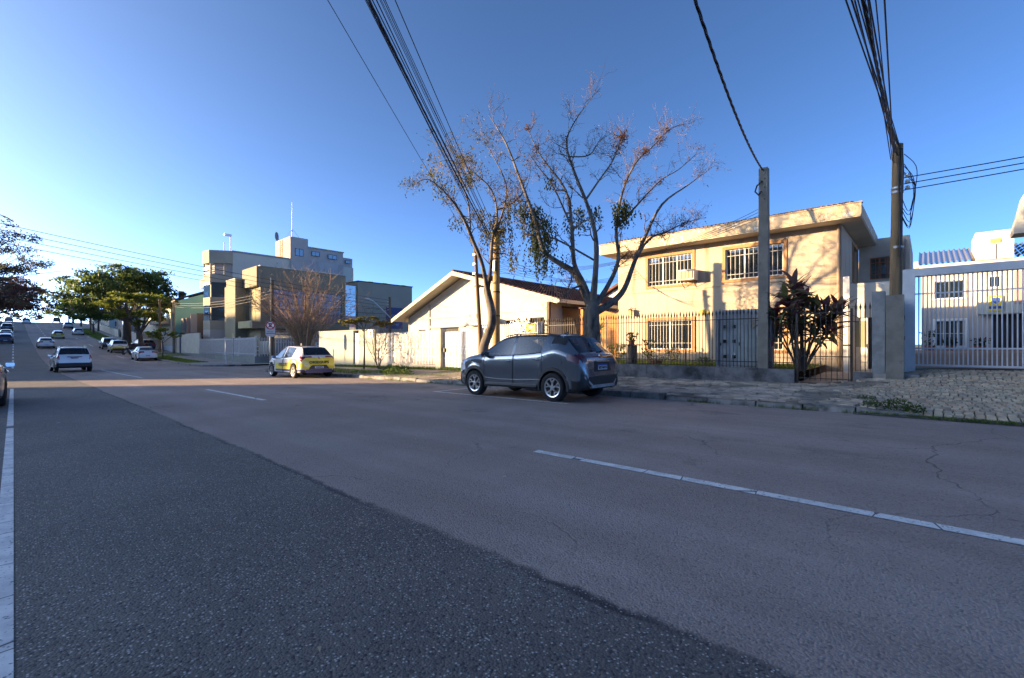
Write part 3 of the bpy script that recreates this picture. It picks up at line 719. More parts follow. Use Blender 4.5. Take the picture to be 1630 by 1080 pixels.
part('sleeve', MB().box(14.46,14.78,.42,.76,.2,2.45), pole_conc, P2)
for z_ in (5.05,4.95,3.6): part('band', MB().lathe([(.125,0),(.125,.05)], lambda a,b,c:(14.63+a,.55+b,z_+c), 12), galv, P2)
for z_ in (5.0,5.15,5.3): part('insulator', MB().lathe([(.02,0),(.05,.02),(.05,.07),(.02,.1)], lambda a,b,c:(14.62+a,.36+b,z_+c), 8), mat('porcelain',(.6,.58,.55),rough=.3), P2)
m = MB()
for k in range(5):
    r_ = random.Random(k); z0 = 4.9+.25*k*r_.random()
    q = [Vector(v) for v in ((14.62,.42,z0+.5),(14.6,.30-.1*r_.random(),z0+.15),(14.58,.2+.12*r_.random(),z0-.3-.3*r_.random()),(14.6,.33,z0-.75-.2*r_.random()),(14.6,.48,z0-.5))]
    m.tube([.5*((2*q[i])+(q[min(i+1,4)]-q[max(i-1,0)])*t+(2*q[max(i-1,0)]-5*q[i]+4*q[i+1]-q[min(i+2,4)])*t*t+(3*q[i]-q[max(i-1,0)]-3*q[i+1]+q[min(i+2,4)])*t**3) for i in range(4) for t in (0,.25,.5,.75)],.008,4)
m.tube([(14.5,.5,6.0),(14.48,.52,5.3),(14.5,.5,4.6),(14.5,.5,3.4)],.02,5); m.tube([(14.52,.46,6.0),(14.46,.44,5.4),(14.52,.48,4.4)],.025,5)
part('cable_tangle', m, wire_m, P2)

# ------------------------------------------------------------------ driveway, white gate, townhouse
yard = struct('driveway_yard', strip(rangef(-12,.8,1.5), lambda y:16.0, lambda y:38.2, 6, lambda x,y: zs(16,min(y,0))+.02+.011*(x-16)), mat('brown_yard_tiles',(.25,.18,.13),(.19,.14,.10),scale=2,rough=.85))
gm_ = mat('gate_white_grey', (.58,.58,.58), (.50,.50,.51), scale=3, rough=.5)
wg = thing('driveway_gate', 'wide white metal bar gate with heavy top beam across the driveway', 'gate', (16.05,-1.5,zs(16,-1.5)))
part('post', MB().box(15.85,16.2,.24,.52,.45,3.02), gm_, wg); part('post', MB().box(15.9,16.15,-4.9,-4.65,.45,3.02), gm_, wg)
part('top_beam', MB().box(15.9,16.16,-4.9,.54,3.022,3.22), gm_, wg)
zg = zs(16,-1)+.02
for z,h in ((zg+.03,.03),(1.12,.025),(2.55,.02)): part('rail', MB().box(16.0,16.045,-4.65,.24,z,z+h*1.6), gm_, wg)
bar = MB(); bar.tube([(0,0,0),(0,0,2.38)],.014,8); bar_me = bar.mesh('bar', smooth=True); bar_me.materials.append(gm_)
for k in range(58): inst('bar', bar_me, wg, (-.04, 1.5+.17-.083*k, zg+.03-zs(16,-1.5)))
lf = thing('pedestrian_gate', 'plain white metal door standing edge-on beside the cable-tangled pole', 'gate', (15.4,.5,.5))
part('leaf', MB().box(14.98,15.82,.475,.50,zs(15,.5)+.04,2.35), gm_, lf); part('handle', MB().box(15.1,15.14,.42,.474,1.35,1.45), dark_metal, lf)
bx('hinge', dark_metal, lf, 15.78,15.84,.44,.474,1.9,2.0)

T = thing('townhouse', 'pale grey two-storey townhouse with corrugated tile roof behind the white gate', 'house', (38,-4,.9))
tw = mat('townhouse_wall', (.46,.40,.355), (.41,.36,.32), scale=.8, rough=.9, bump=.1, bscale=50)
tc = mat('townhouse_cream', (.58,.54,.45), (.52,.48,.4), scale=.8, rough=.9, c3=(.5,.36,.22), scale3=1.1, lo3=.62, hi3=.8)
TW = Wall('x',38.0)
t1 = (-1.62,-.3,4.0,5.07); t2 = (-1.66,-.36,1.12,2.67); t3 = (-7.0,-2.75,.85,2.95)
m = holed(MB(), TW, -11, .28, .5, 5.75, [t1,t2,t3], .25); m.box(38.25,46,.05,.28,.5,5.75); m.box(45.8,46,-11,.05,.5,5.75)
part('wall', m, tw, T)
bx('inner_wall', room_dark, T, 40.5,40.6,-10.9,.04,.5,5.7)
window(T, TW, *t1, white_frame, win_glass, cols=2, sill=white_frame, curtain=curtain_m, trim=white_frame, tw=.05)
window(T, TW, *t2, white_frame, win_glass, cols=4, rows=2, trim=white_frame, tw=.12, curtain=curtain_m)
part('eave', MB().box(37.3,38.3,-11,.4,5.76,6.02), tc, T)
m = MB()
def wave_roof(mb, x0, x1, ya, yb, z0, z1, n, amp=.05):
    st = (yb-ya)/(n*6)
    for c_ in range(6):
        xa,xb = lerp(x0,x1,c_/6), lerp(x0,x1,(c_+1)/6); za,zb = lerp(z0,z1,c_/6)+.03, lerp(z0,z1,(c_+1)/6)
        for i in range(n*6):
            h0 = amp*math.cos(i*math.pi/3); h1 = amp*math.cos((i+1)*math.pi/3)
            mb.quad((xa,ya+i*st,za+h0),(xa,ya+(i+1)*st,za+h1),(xb,ya+(i+1)*st,zb+h1),(xb,ya+i*st,zb+h0))
wave_roof(m, 37.25,42.0,-2.0,.42,6.06,7.5,10,.07)
part('roof', m, mat('grey_brown_tiles',(.15,.12,.09),(.09,.075,.06),scale=3,rough=.9), T, smooth=True)
m = MB(); wave_roof(m, 37.25,42.0,-11,-3.55,6.06,7.5,30,.06)
part('roof', m, mat('shaded_roof_tiles',(.09,.085,.09),(.06,.06,.065),scale=3,rough=.85), T, smooth=True)  # same tile roof, its bluish shade put into a darker colour
bx('verge_wall', tc, T, 37.35,42,.421,.62,5.9,6.3)
tank = part('parapet_box', MB().box(37.2,40.2,-3.52,-2.02,6.03,7.62), tc, T)
part('vent', MB().box(37.16,37.199,-3.02,-2.62,6.95,7.18), mat('brass_vent',(.35,.26,.08),rough=.6), tank)
part('conduit', MB().tube([(37.17,-2.82,6.9),(37.17,-2.82,6.05)],.018,6), galv, tank)
pb = part('projecting_panel', MB().box(37.4,37.99,-6.8,-2.1,2.96,5.75), white_wall, T)
f = part('window', MB().box(37.37,37.399,-3.02,-2.55,4.42,5.12), white_frame, T); part('pane', MB().box(37.36,37.369,-2.98,-2.8,4.5,5.06), dark_glass, f); part('pane', MB().box(37.36,37.369,-2.77,-2.59,4.5,5.06), dark_glass, f)
bx('brick_panel', mat('pink_brick_panel',(.42,.29,.24),(.36,.25,.2),scale=9,rough=.9), T, 37.36,37.399,-4.6,-3.55,3.45,5.3)
for k in range(6): bx('gate_board', mat('dark_purple_boards',(.022,.018,.026),(.035,.03,.04),scale=5,rough=.5), T, 38.05,38.1,-7.0+.71*k,-6.31+.71*k,.86,2.95)
lettering('52', .5, mat('number_black',(.02,.02,.02)), T, (-.63,-4.05+4,2.33), (R(90),0,R(-90)), bold=.01)
sg = thing('security_sign', 'yellow square sign with a blue shield on the townhouse panel', 'sign', (37.3,-2.85,3.56))
part('plate', MB().box(37.33,37.37,-3.13,-2.57,3.13,3.98), mat('sign_yellow',(.75,.52,.02),rough=.5), sg)
blue = mat('sign_blue',(.03,.07,.30),rough=.5)
part('band', MB().box(37.322,37.329,-3.13,-2.57,3.24,3.40), blue, sg)
shd = [(-.19,.14),(-.1,.2),(.1,.2),(.19,.14),(.14,-.02),(0,-.17),(-.14,-.02)]
part('shield', MB().prism([(u*1.18,v*1.18) for u,v in shd], lambda u,v,w:(37.329-w,-2.85+u,3.66+v), 0,.003), mat('sign_white',(.8,.8,.8),rough=.5), sg)
part('shield', MB().prism(shd, lambda u,v,w:(37.325-w,-2.85+u,3.67+v), 0,.004), blue, sg)

N_ = thing('neighbour_house', 'white eave corner of a house at the right edge of the picture', 'house', (26,-8,.8))
part('wall', MB().box(22.9,31,-12,-3.3,.5,4.9), white_wall, N_)
part('eave', MB().add([(22,-2.08,4.85),(22.9,-2.08,4.85),(22.9,-12,4.85),(22,-12,4.85),(22,-2.08,5.0),(22.9,-2.08,5.0),(22.9,-12,5.0),(22,-12,5.0)],[(0,1,2,3),(4,7,6,5),(0,4,5,1),(1,5,6,2),(2,6,7,3),(3,7,4,0)]), soffit_m, N_)
part('gable_board', MB().prism([(-2.08,5.001),(-2.3,6.1),(-7,7.4),(-12,5.001)], lambda u,v,w:(w,u,v), 22.0,22.9), white_wall, N_)

# ------------------------------------------------------------------ white gabled house
G = thing('gabled_house', 'cream white gabled house with brown tile roof behind the white picket fence', 'house', (19,20.6,0))
cream = mat('cream_gable_wall', (.52,.50,.43), (.47,.45,.385), scale=.7, rough=.9, bump=.1, bscale=60, c3=(.34,.31,.23), scale3=.8, lo3=.52, hi3=.8)
tile_r = mat('brown_red_tiles', (.17,.075,.055), (.105,.05,.042), scale=2.2, rough=.88, c3=(.06,.035,.032), scale3=.7, lo3=.5, hi3=.75)
RY,RZ = 21.4,5.65; LY,LZ = 27.9,2.96; QY,QZ = 13.5,3.46
GW = Wall('x',18.9)
def roofz(y): return lerp(RZ,LZ,(y-RY)/(LY-RY)) if y > RY else lerp(RZ,QZ,(RY-y)/(RY-QY))
gh = [(14.95,15.95,1.35,2.68),(17.0,17.7,1.35,2.6),(21.8,24.2,-.1,2.32),(25.2,26.0,1.2,2.25)]
m = holed(MB(), GW, 14.6, 27.2, -.4, 2.95, gh, .2)
m.prism([(14.6,2.95),(27.2,2.95),(27.2,roofz(27.2)-.2),(RY,RZ-.2),(14.6,roofz(14.6)-.2)], lambda u,v,w:(w,u,v), 18.9,19.1)
m.box(19.1,32,14.6,14.8,-.4,3.5); m.box(19.1,32,27.0,27.2,-.4,3.0); m.box(31.8,32,14.8,27,-.4,3.2)
part('wall', m, cream, G)
for h_ in gh[:2]+gh[3:]: window(G, GW, *h_, mat('brown_frame',(.10,.07,.05),rough=.7), win_glass, cols=2, bars=7, barm=dark_metal, rails=(h_[2]+.3,h_[3]-.25), curtain=curtain_m)
gd = part('garage_door', MB().box(19.05,19.09,21.8,24.2,-.1,2.3), mat('dark_garage',(.05,.045,.04),rough=.8), G)
part('lintel', GW.box(MB(),21.2,24.6,.001,.12,2.33,2.45), cream, G)
part('ledge', GW.box(MB(),14.6,20.1,.001,.03,3.05,3.10), cream, G); part('ledge', GW.box(MB(),20.75,27.0,.001,.05,2.95,3.05), cream, G)
part('pilaster', GW.box(MB(),20.1,20.2,.001,.08,-.3,3.1), cream, G); part('pilaster', GW.box(MB(),24.7,24.85,.001,.06,-.3,3.9), mat('grey_pilaster',(.36,.34,.28),rough=.9), G)
part('canopy', MB().box(18.1,18.9,18.3,20.6,2.35,2.75), cream, G)
part('vent', GW.box(MB(),18.62,18.7,.001,.02,3.5,4.1), mat('vent_grey',(.25,.23,.2),rough=.9), G)
rf = MB()
for (ya,za,yb,zb) in ((RY,RZ,LY+.1,LZ),(RY,RZ,QY,QZ)):
    rf.add([(18.05,ya,za-.12),(32.5,ya,za-.12),(32.5,yb,zb-.12),(18.05,yb,zb-.12),(18.05,ya,za),(32.5,ya,za),(32.5,yb,zb),(18.05,yb,zb)],[(0,1,2,3),(4,7,6,5),(0,4,5,1),(1,5,6,2),(2,6,7,3),(3,7,4,0)])
roof2 = part('roof', rf, soffit_m, G)
vb = MB()
for (ya,za,yb,zb) in ((RY,RZ,LY+.12,LZ),(RY,RZ,QY-.05,QZ)):
    vb.add([(18.0,ya,za-.2),(18.0,yb,zb-.2),(18.0,yb,zb+.05),(18.0,ya,za+.05),(18.045,ya,za-.2),(18.045,yb,zb-.2),(18.045,yb,zb+.05),(18.045,ya,za+.05)],[(0,1,2,3),(4,7,6,5),(0,4,5,1),(2,6,7,3),(1,5,6,2),(0,3,7,4)])
part('verge_board', vb, mat('verge_cream',(.54,.49,.37),(.45,.40,.3),scale=3,rough=.85), roof2)
part('gutter', MB().box(18.0,32.5,13.3,13.44,3.30,3.48), mat('gutter_grey',(.42,.39,.33),rough=.7), roof2)
tm = MB()
def tiles_slope(mb, ya, za, yb, zb, x0, x1, courses, pitch=.24):
    n = int((x1-x0)/pitch)
    for c_ in range(courses):
        t0,t1 = c_/courses, (c_+1)/courses
        y0,y1 = lerp(ya,yb,t0),lerp(ya,yb,t1); z0,z1 = lerp(za,zb,t0)+.01, lerp(za,zb,t1)+.055
        for i in range(n):
            xa = x0+i*pitch; pts = [(0,0),(.3,.05),(.55,.05),(.8,0),(1,0)]
            j = rng.uniform(-.008,.008)
            for (a,ha),(b,hb) in zip(pts,pts[1:]):
                mb.quad((xa+a*pitch,y0,z0+ha+j),(xa+b*pitch,y0,z0+hb+j),(xa+b*pitch,y1,z1+hb+j),(xa+a*pitch,y1,z1+ha+j))
tiles_slope(tm, RY,RZ+.01, QY-.05,QZ+.01, 18.05,32.4, 22)
tiles_slope(tm, RY,RZ+.01, LY+.1,LZ+.01, 18.05,32.4, 18)
tm.tube([(18.05,RY,RZ+.05),(32.4,RY,RZ+.05)],.11,8)
part('tiles', tm, tile_r, roof2)
part('corner_column', MB().box(18.62,18.78,14.42,14.58,-.3,3.45), mat('dark_column',(.14,.10,.07),rough=.85), G)
fl = thing('floodlight', 'small twin floodlight high on the cream gable wall', 'lamp', (18.8,20.0,4.75))
for s_ in (-.16,.16): part('lamp_head', MB().box(18.7,18.85,19.95+s_-.07,19.95+s_+.07,4.68,4.78), dark_metal, fl)
part('mount', MB().box(18.82,18.9,19.9,20.0,4.74,4.84), dark_metal, fl)
# orange brick lean-to between the houses
B_ = thing('brick_annex', 'orange brick annex wall between the gabled house and the beige house', 'house', (21.2,12.9,0))
part('wall', MB().add([(20.02,11.22,-.3),(20.02,14.58,-.3),(24,14.58,-.3),(24,11.22,-.3),(20.02,11.22,2.85),(20.02,14.58,3.2),(24,14.58,3.2),(24,11.22,2.85)],[(0,3,2,1),(4,5,6,7),(0,1,5,4),(1,2,6,5),(2,3,7,6),(3,0,4,7)]),
     brick_mat('orange_brick', (.55,.25,.075), (.46,.19,.05), (.38,.2,.09), 1.0), B_)
part('capping', MB().add([(19.95,11.21,2.86),(19.95,14.59,3.21),(24,14.59,3.21),(24,11.21,2.86),(19.95,11.21,2.95),(19.95,14.59,3.30),(24,14.59,3.30),(24,11.21,2.95)],[(0,3,2,1),(4,5,6,7),(0,1,5,4),(1,2,6,5),(2,3,7,6),(3,0,4,7)]), tile_r, B_)
c_ = thing('cream_rear_house', 'cream gable peeking between the beige house and the bare tree', 'house', (36,20,0))
part('wall', MB().prism([(15.5,-.3),(24,-.3),(24,4.3),(20,6.3),(15.5,4.2)], lambda u,v,w:(w,u,v), 36,44), cream, c_)
part('roof', MB().prism([(15.3,4.15),(20,6.4),(24.2,4.35),(24.2,4.55),(20,6.62),(15.3,4.35)], lambda u,v,w:(w,u,v), 35.6,44.4), tile_r, c_)

# white picket fence, gate, pale wall
def flat_picket(h, knots):
    p = MB(); p.box(-.02,.02,-.032,.032,0,h)
    p.add([(-.02,-.032,h),(.02,-.032,h),(.02,.032,h),(-.02,.032,h),(0,0,h+.06)],[(0,1,4),(1,2,4),(2,3,4),(3,0,4)])
    for z in knots: p.prism([(0,-.08),(.062,0),(0,.08),(-.062,0)], lambda u,v,w:(w,u,z+v), -.026,.026)
    me = p.mesh('picket'); me.materials.append(white_metal); return me
pkA = flat_picket(1.78,(.45,.95)); pkB = flat_picket(1.78,(.7,1.15)); pkC = flat_picket(1.7,())
wf = thing('picket_fence', 'long white metal picket fence with diamond knots before the gabled house', 'fence', (15.0,22,0), 'white picket fences')
z22 = zs(15,22)
yy = 19.05; k = 0
while yy < 24.95: inst('picket', (pkA,pkB)[k%2], wf, (0,yy-22,zs(15,yy)+.24)); yy += .135; k += 1
for z in (.5,1.55): part('rail', MB().box(15.025,15.06,18.95,25,z22+z-.02,z22+z+.02), white_metal, wf)
part('base_wall', MB().box(14.92,15.12,18.95,25,-.6,z22+.26), white_wall, wf)
wf2 = thing('picket_fence', 'short white picket fence between the gate pillar and the iron fence', 'fence', (15.0,13.9,0), 'white picket fences')
yy = 12.0; k = 0
while yy < 15.6: inst('picket', pkC, wf2, (0,yy-13.9,zs(15,yy)+.42)); yy += .115; k += 1
for z in (.7,1.95): part('rail', MB().box(15.025,15.06,11.95,15.65,z22+z-.02,z22+z+.02), white_metal, wf2)
part('base_wall', MB().box(14.92,15.12,11.95,15.65,-.6,.25), white_wall, wf2)
pg = thing('picket_gate', 'white picket driveway gate standing between two cream pillars', 'gate', (15.0,17.2,0))
yy = 16.35; k = 0
while yy < 18.45: inst('picket', (pkB,pkA)[k%2], pg, (0,yy-17.2,zs(15,17)+.12)); yy += .115; k += 1
for z in (.35,1.72): part('rail', MB().box(15.025,15.07,16.3,18.5,zs(15,17)+z-.03,zs(15,17)+z+.03), white_metal, pg)
part('letter_box', MB().box(14.9,14.99,18.3,18.44,.85,1.05), dark_metal, pg)
for yy,w_ in ((18.5,.4),(15.68,.62)):
    o = thing('gate_pillar', 'slim cream pillar left of the white picket gate' if yy > 17 else 'broad stained cream pillar right of the white picket gate', 'pillar', (15,yy+w_/2,-.2))
    part('shaft', MB().box(14.8,15.2,yy,yy+w_,-.5,2.0), white_wall, o); part('cap', MB().box(14.77,15.23,yy-.03,yy+w_+.03,2.001,2.06), white_wall, o)
gw = mat('pale_green_wall', (.38,.40,.33), (.33,.345,.285), scale=1.0, rough=.9, bump=.15, bscale=30, c3=(.31,.32,.26), scale3=.7, lo3=.58, hi3=.78, stretch=(1,1,.4))
pw = thing('street_wall', 'pale greenish plastered wall along the pavement by the street corner', 'wall', (15,28.7,-.3))
part('wall_run', MB().box(14.9,15.1,27.6,32.5,-.8,2.13), gw, pw); part('wall_run', MB().box(14.9,15.1,25.0,26.9,-.8,2.13), gw, pw)
part('return_wall', MB().box(15.1,34,32.3,32.5,-.8,2.12), gw, pw)
part('door', MB().box(15.0,15.05,26.9,27.6,-.5,1.95), white_metal, pw); part('capping', MB().box(14.87,15.13,25.0,32.53,2.131,2.17), gw, pw)
bx('sign_plate', mat('sign_white',(.8,.8,.8)), pw, 14.86,14.895,25.15,25.75,1.68,2.12)
lettering('L5', .3, mat('number_black',(.02,.02,.02)), pw, (14.855-15,25.45-28.7,1.9+.3), (R(90),0,R(-90)), bold=.008)
# ------------------------------------------------------------------ olive office building beyond the cross street
olive = mat('olive_render', (.20,.175,.11), (.235,.205,.13), scale=.5, rough=.85, bump=.1, bscale=30)
olive_d = mat('dark_olive_cladding', (.25,.23,.17), (.28,.255,.19), scale=.4, rough=.8)
teal = glass_mat('teal_glass', (.20,.40,.42), .35, .9)
O = thing('office_building', 'dark olive modern office building with tall windows beyond the cross street', 'building', (22,52,-.4))
OY = Wall('y',50.3); OX = Wall('x',17.0)
m = MB(); holed(m, OX, 50.5, 54.4, -.6, 9.25, [(50.9,54.0,3.6,7.2)], .2); holed(m, OY, 17.0, 26.2, -.6, 9.25, [(17.9,21.6,3.6,7.0),(22.1,25.7,3.6,7.0),(17.6,21.2,.2,2.7),(21.8,25.8,.2,2.7)], .2)
m.box(17.2,26.2,54.4,54.6,-.6,9.25); m.box(26.0,26.2,50.5,54.4,-.6,9.25); m.box(17.2,26,50.5,54.4,9.0,9.2)
part('main_block', m, olive, O)
bx('parapet_cap', mat('pale_cap',(.5,.48,.4),rough=.8), O, 16.95,26.25,50.25,54.65,9.251,9.33)
m = MB().box(15.9,17.0,54.4,57.4,-.6,8.2).box(17.0,24,54.62,62,-.6,8.0); part('stair_block', m, olive, O)
bx('stair_cap', mat('pale_cap',(.5,.48,.4)), O, 15.85,17.0,54.35,57.45,8.201,8.27)
bx('upper_band', olive, O, 16.6,17.0,50.2,54.5,7.2,9.2); bx('front_slab', olive, O, 16.0,26.3,49.6,50.299,2.85,3.5)
bx('balcony', mat('lit_balcony',(.45,.38,.2),(.38,.32,.17),scale=1,rough=.85), O, 16.1,16.999,50.35,54.2,2.9,3.62)
window(O, OX, 50.9,54.0,3.62,7.2, dark_metal, glass_mat('curtained_glass',(.5,.44,.27),.05,.9), cols=3, rows=2)
for a,b in ((17.9,21.6),(22.1,25.7)): window(O, OY, a,b,3.6,7.0, dark_metal, glass_mat('violet_office_glass',(.17,.15,.17),.02,.9,.12), cols=4, rows=2)
window(O, OY, 17.6,21.2,.2,2.7, white_frame, glass_mat('grey_shop_glass',(.30,.31,.32),.3,.8), cols=3, rows=2); window(O, OY, 21.8,25.8,.2,2.7, white_frame, glass_mat('grey_shop_glass',(.3,.3,.3)), cols=4, rows=2)
bx('glass_link', teal, O, 26.25,27.75,50.6,55,-.6,8.2)
for z in (2.2,4.4,6.4): bx('mullion', galv, O, 26.25,27.75,50.55,50.599,z,z+.06)
sb = part('side_block', MB().box(27.78,35.5,50.3,62,-.6,8.75), olive_d, O)
part('roof_edge', MB().box(27.7,35.6,50.22,62.1,8.751,8.86), dark_metal, sb)
for x_,z_ in ((29.6,8.87),(31.6,8.87),(34.4,8.87)): part('roof_vent', MB().box(x_,x_+.6,51,51.6,z_,z_+.14), dark_metal, sb)
o = thing('wall_banner', 'navy blue banner with white lettering on the dark side block', 'banner', (33.1,50.25,4.9))
part('panel', MB().box(31.6,34.0,50.24,50.29,3.2,5.9), mat('navy_banner',(.03,.045,.13),rough=.6), o)
for i,(t_,z_) in enumerate((('LCONA',4.85),('CUANTA',4.25),('TIANO',3.75))): lettering(t_, .42 if i != 1 else .36, mat('banner_white',(.35,.38,.45)), o, (-.3,-.02,z_-4.9), (R(90),0,0))
o = thing('condenser_unit', 'white air conditioning condenser low on the dark side block', 'air conditioner', (34.3,50.0,1.6))
part('case', MB().box(33.8,34.9,49.85,50.29,1.2,2.0), white_metal, o)
part('fan', MB().lathe([(.30,0),(.30,.02),(.05,.03)], lambda a,b,c:(34.3+a,49.845-c,1.6+b), 16), black_plastic, o)

# ------------------------------------------------------------------ apartment block behind
apt = mat('pale_apartment_wall', (.52,.50,.40), (.46,.445,.36), scale=.3, rough=.9, c3=(.36,.37,.34), scale3=.25)
aptc = mat('cream_apartment_wall', (.38,.33,.235), (.34,.295,.215), scale=.4, rough=.9, c3=(.28,.245,.19), scale3=.3)
aptp = mat('pinkish_render', (.42,.38,.34), (.37,.34,.30), scale=.5, rough=.9)
A = thing('apartment_building', 'pale four-storey apartment block with balconies and rooftop tower behind the olive building', 'building', (24,66,-.3))
part('main_block', MB().box(17.9,33.6,62.2,74,-.5,12.4), apt, A)
part('roof_parapet', MB().box(17.8,24.5,62.1,74,12.401,12.6), mat('grey_coping',(.25,.26,.25),rough=.9), A)
# chamfered balcony bay on the corner
bay = [(17.9,62.18),(15.9,63.6),(15.6,65.3),(17.9,66.6)]
def floor_ring(z0,z1,m_,nm='bay_band',grow=0.0):
    part(nm, MB().prism([(x_-grow if x_ < 17.8 else x_, y_-grow*.6) for x_,y_ in bay], lambda u,v,w:(u,v,w), z0,z1), m_, A)
floor_ring(-.5,3.0,aptp); floor_ring(3.0,4.1,aptc); floor_ring(5.9,6.9,aptc); floor_ring(8.7,9.7,aptc); floor_ring(11.0,12.55,aptc,grow=.12)
inner = [(17.9,62.5),(16.4,63.7),(16.2,65.0),(17.9,66.2)]
part('bay_core', MB().prism(inner, lambda u,v,w:(u,v,w), 4.1,11.0), aptp, A)
def bay_pane(p,q,z0,z1,m_,nm):
    a,b = Vector((*p,0)),Vector((*q,0)); d_ = (b-a).normalized(); n_ = Vector((d_.y,-d_.x,0))*.06
    mb = MB(); vs = []
    for pt in (a,b,b+n_,a+n_): vs.append((pt.x,pt.y,z0))
    for pt in (a,b,b+n_,a+n_): vs.append((pt.x,pt.y,z1))
    mb.add(vs,[(0,3,2,1),(4,5,6,7),(0,1,5,4),(1,2,6,5),(2,3,7,6),(3,0,4,7)]); return part(nm, mb, m_, A)
bayg = glass_mat('bay_glass', (.06,.075,.08), .05, .85)
for z0,z1 in ((4.1,5.9),(6.9,8.7)):
    for p,q in (((17.3,62.62),(16.0,63.55)),((15.89,63.75),(15.62,65.2))): bay_pane(p,q,z0,z1,bayg,'window')
for p,q in (((17.2,62.68),(15.95,63.57)),((15.87,63.7),(15.6,65.25))):
    for z in (9.9,10.2,10.45): bay_pane(p,q,z,z+.07,white_metal,'balcony_rail')
for p in ((15.98,63.62),(15.68,65.2),(17.2,62.75)): part('balcony_post', MB().box(p[0]-.08,p[0]+.08,p[1]-.08,p[1]+.08,9.7,11.0), aptc, A)
part('balcony', MB().box(16.6,17.9,67.5,71,8.6,9.7), aptc, A); part('balcony', MB().box(17.0,17.9,67.5,71,10.9,11.2), aptc, A)
tw_ = part('tower', MB().box(24.6,26.95,62.15,67.1,12.401,15.5), aptc, A)
bx('tower_face', aptp, A, 24.62,26.93,62.05,62.149,9.0,15.45)
lad = MB()
for k in range(9): lad.box(24.5,24.56,64.6,65.3,12.6+.3*k,12.63+.3*k)
lad.box(24.5,24.56,64.56,64.6,12.5,15.4); lad.box(24.5,24.56,65.3,65.34,12.5,15.4); part('ladder', lad, mat('ladder_rust',(.40,.27,.14),rough=.8), A)
part('penthouse', MB().box(26.95,32.0,62.16,70,12.4,14.35), aptp, A); part('penthouse', MB().box(32.0,33.5,62.3,70,12.4,13.75), aptp, A)
bx('stained_wall', mat('stained_grey_wall',(.42,.40,.37),(.30,.29,.28),scale=.8,rough=.9,stretch=(1,1,.25)), A, 26.96,32.0,62.1,62.159,9.2,12.6)
bx('penthouse_coping', aptc, A, 26.9,32.1,62.05,70.1,14.351,14.5)
AW = Wall('y',62.05)
for x0,x1,z0,z1 in ((25.2,26.3,13.0,14.0),(27.4,28.5,13.3,13.95),(29.7,31.0,13.2,13.85),(32.3,33.0,12.9,13.4)):
    f = part('window', AW.box(MB(),x0,x1,.0,.04,z0,z1), dark_metal, A)
    part('pane', AW.box(MB(),x0+.06,(x0+x1)/2-.03,.041,.05,z0+.06,z1-.06), dark_glass, f); part('pane', AW.box(MB(),(x0+x1)/2+.03,x1-.06,.041,.05,z0+.06,z1-.06), dark_glass, f)
ant = thing('antenna_mast', 'thin lattice radio mast on the apartment tower', 'antenna', (25.6,64,15.5))
ms = MB(); ms.tube([(25.6,64,15.5),(25.6,64,20.6)],[.06,.02],6)
for a in (0,2.1,4.2): ms.tube([(25.6,64,17.0),(25.6+1.3*math.cos(a),64+1.3*math.sin(a),15.52)],.02,4)
part('mast', ms, galv, ant)
ds = thing('satellite_dish', 'dark satellite dish on the edge of the apartment tower', 'dish', (24.7,66.6,15.5))
part('dish', MB().lathe([(.05,0),(.35,.05),(.6,.18),(.62,.2)], lambda a,b,c:(24.6+a*.6-c*.6,66.4-c*.6+a*.5,16.1+b), 16), mat('dish_grey',(.14,.14,.15),rough=.6), ds)
part('stand', MB().tube([(24.8,66.5,15.5),(24.75,66.5,16.0)],.05,6), galv, ds)
for yy,l_ in ((68,'thin bare roof post left of the rooftop lamp'),(65.5,'rooftop floodlight post with a white lamp head')):
    o = thing('roof_lamp', l_, 'lamp', (18.6,yy,12.6)); part('post', MB().tube([(18.6,yy,12.6),(18.6,yy,14.6 if yy > 67 else 15.0)],.05,6), galv, o)
    if yy < 67: part('lamp_head', MB().box(17.9,18.7,yy-.2,yy+.2,14.95,15.2), mat('lamp_white',(.8,.8,.78)), o)

# fence and ramp before the olive building
F = thing('office_fence', 'white bar fence on a grey-green base wall before the olive building', 'fence', (15,60,-.4))
part('base_wall', MB().box(14.9,15.1,45.5,73,-1,.12), mat('greygreen_base',(.23,.25,.23),(.19,.2,.19),scale=1,rough=.9), F)
part('base_wall', MB().box(15.1,34,45.5,45.7,-1,.12), mat('greygreen_base',(.2,.2,.2)), F)
fb = MB().box(-.03,.03,-.03,.03,0,1.75); fb_me = fb.mesh('bar'); fb_me.materials.append(white_metal)
yy = 45.7
while yy < 64: inst('bar', fb_me, F, (0,yy-60,.52)); yy += .24
x_ = 15.3
while x_ < 30: inst('bar', fb_me, F, (x_-15,45.6-60,.52)); x_ += .24
for z in (.3,1.7): part('rail', MB().box(14.97,15.03,45.5,64,z,z+.06), white_metal, F); part('rail', MB().box(15.1,30,45.57,45.63,z,z+.06), white_metal, F)
for yy in (45.6,50,54.5,59,64): part('post', MB().box(14.94,15.06,yy-.07,yy+.07,.12,2.0), white_metal, F)
part('panel_wall', MB().box(14.92,15.08,64.1,73,.121,2.6), white_wall, F)
part('gate_leaf', MB().box(14.92,15.08,73.4,75.2,-.5,2.5), white_wall, F); part('gate_post', MB().box(14.85,15.15,73.05,73.35,-.5,2.7), mat('navy_post',(.08,.10,.2),rough=.7), F)
rp = thing('ramp_railing', 'white access ramp handrail behind the white bar fence', 'railing', (16,53,0))
mb = MB()
mb.tube([(15.7,46.5,1.0),(15.7,60,1.6)],.03,6); mb.tube([(15.7,46.5,.6),(15.7,60,1.2)],.025,6)
part('handrail', mb, white_metal, rp)
for k in range(10): part('post', MB().tube([(15.7,46.6+1.45*k,.1),(15.7,46.6+1.45*k,1.0+.6*k/9.3)],.025,5), white_metal, rp)
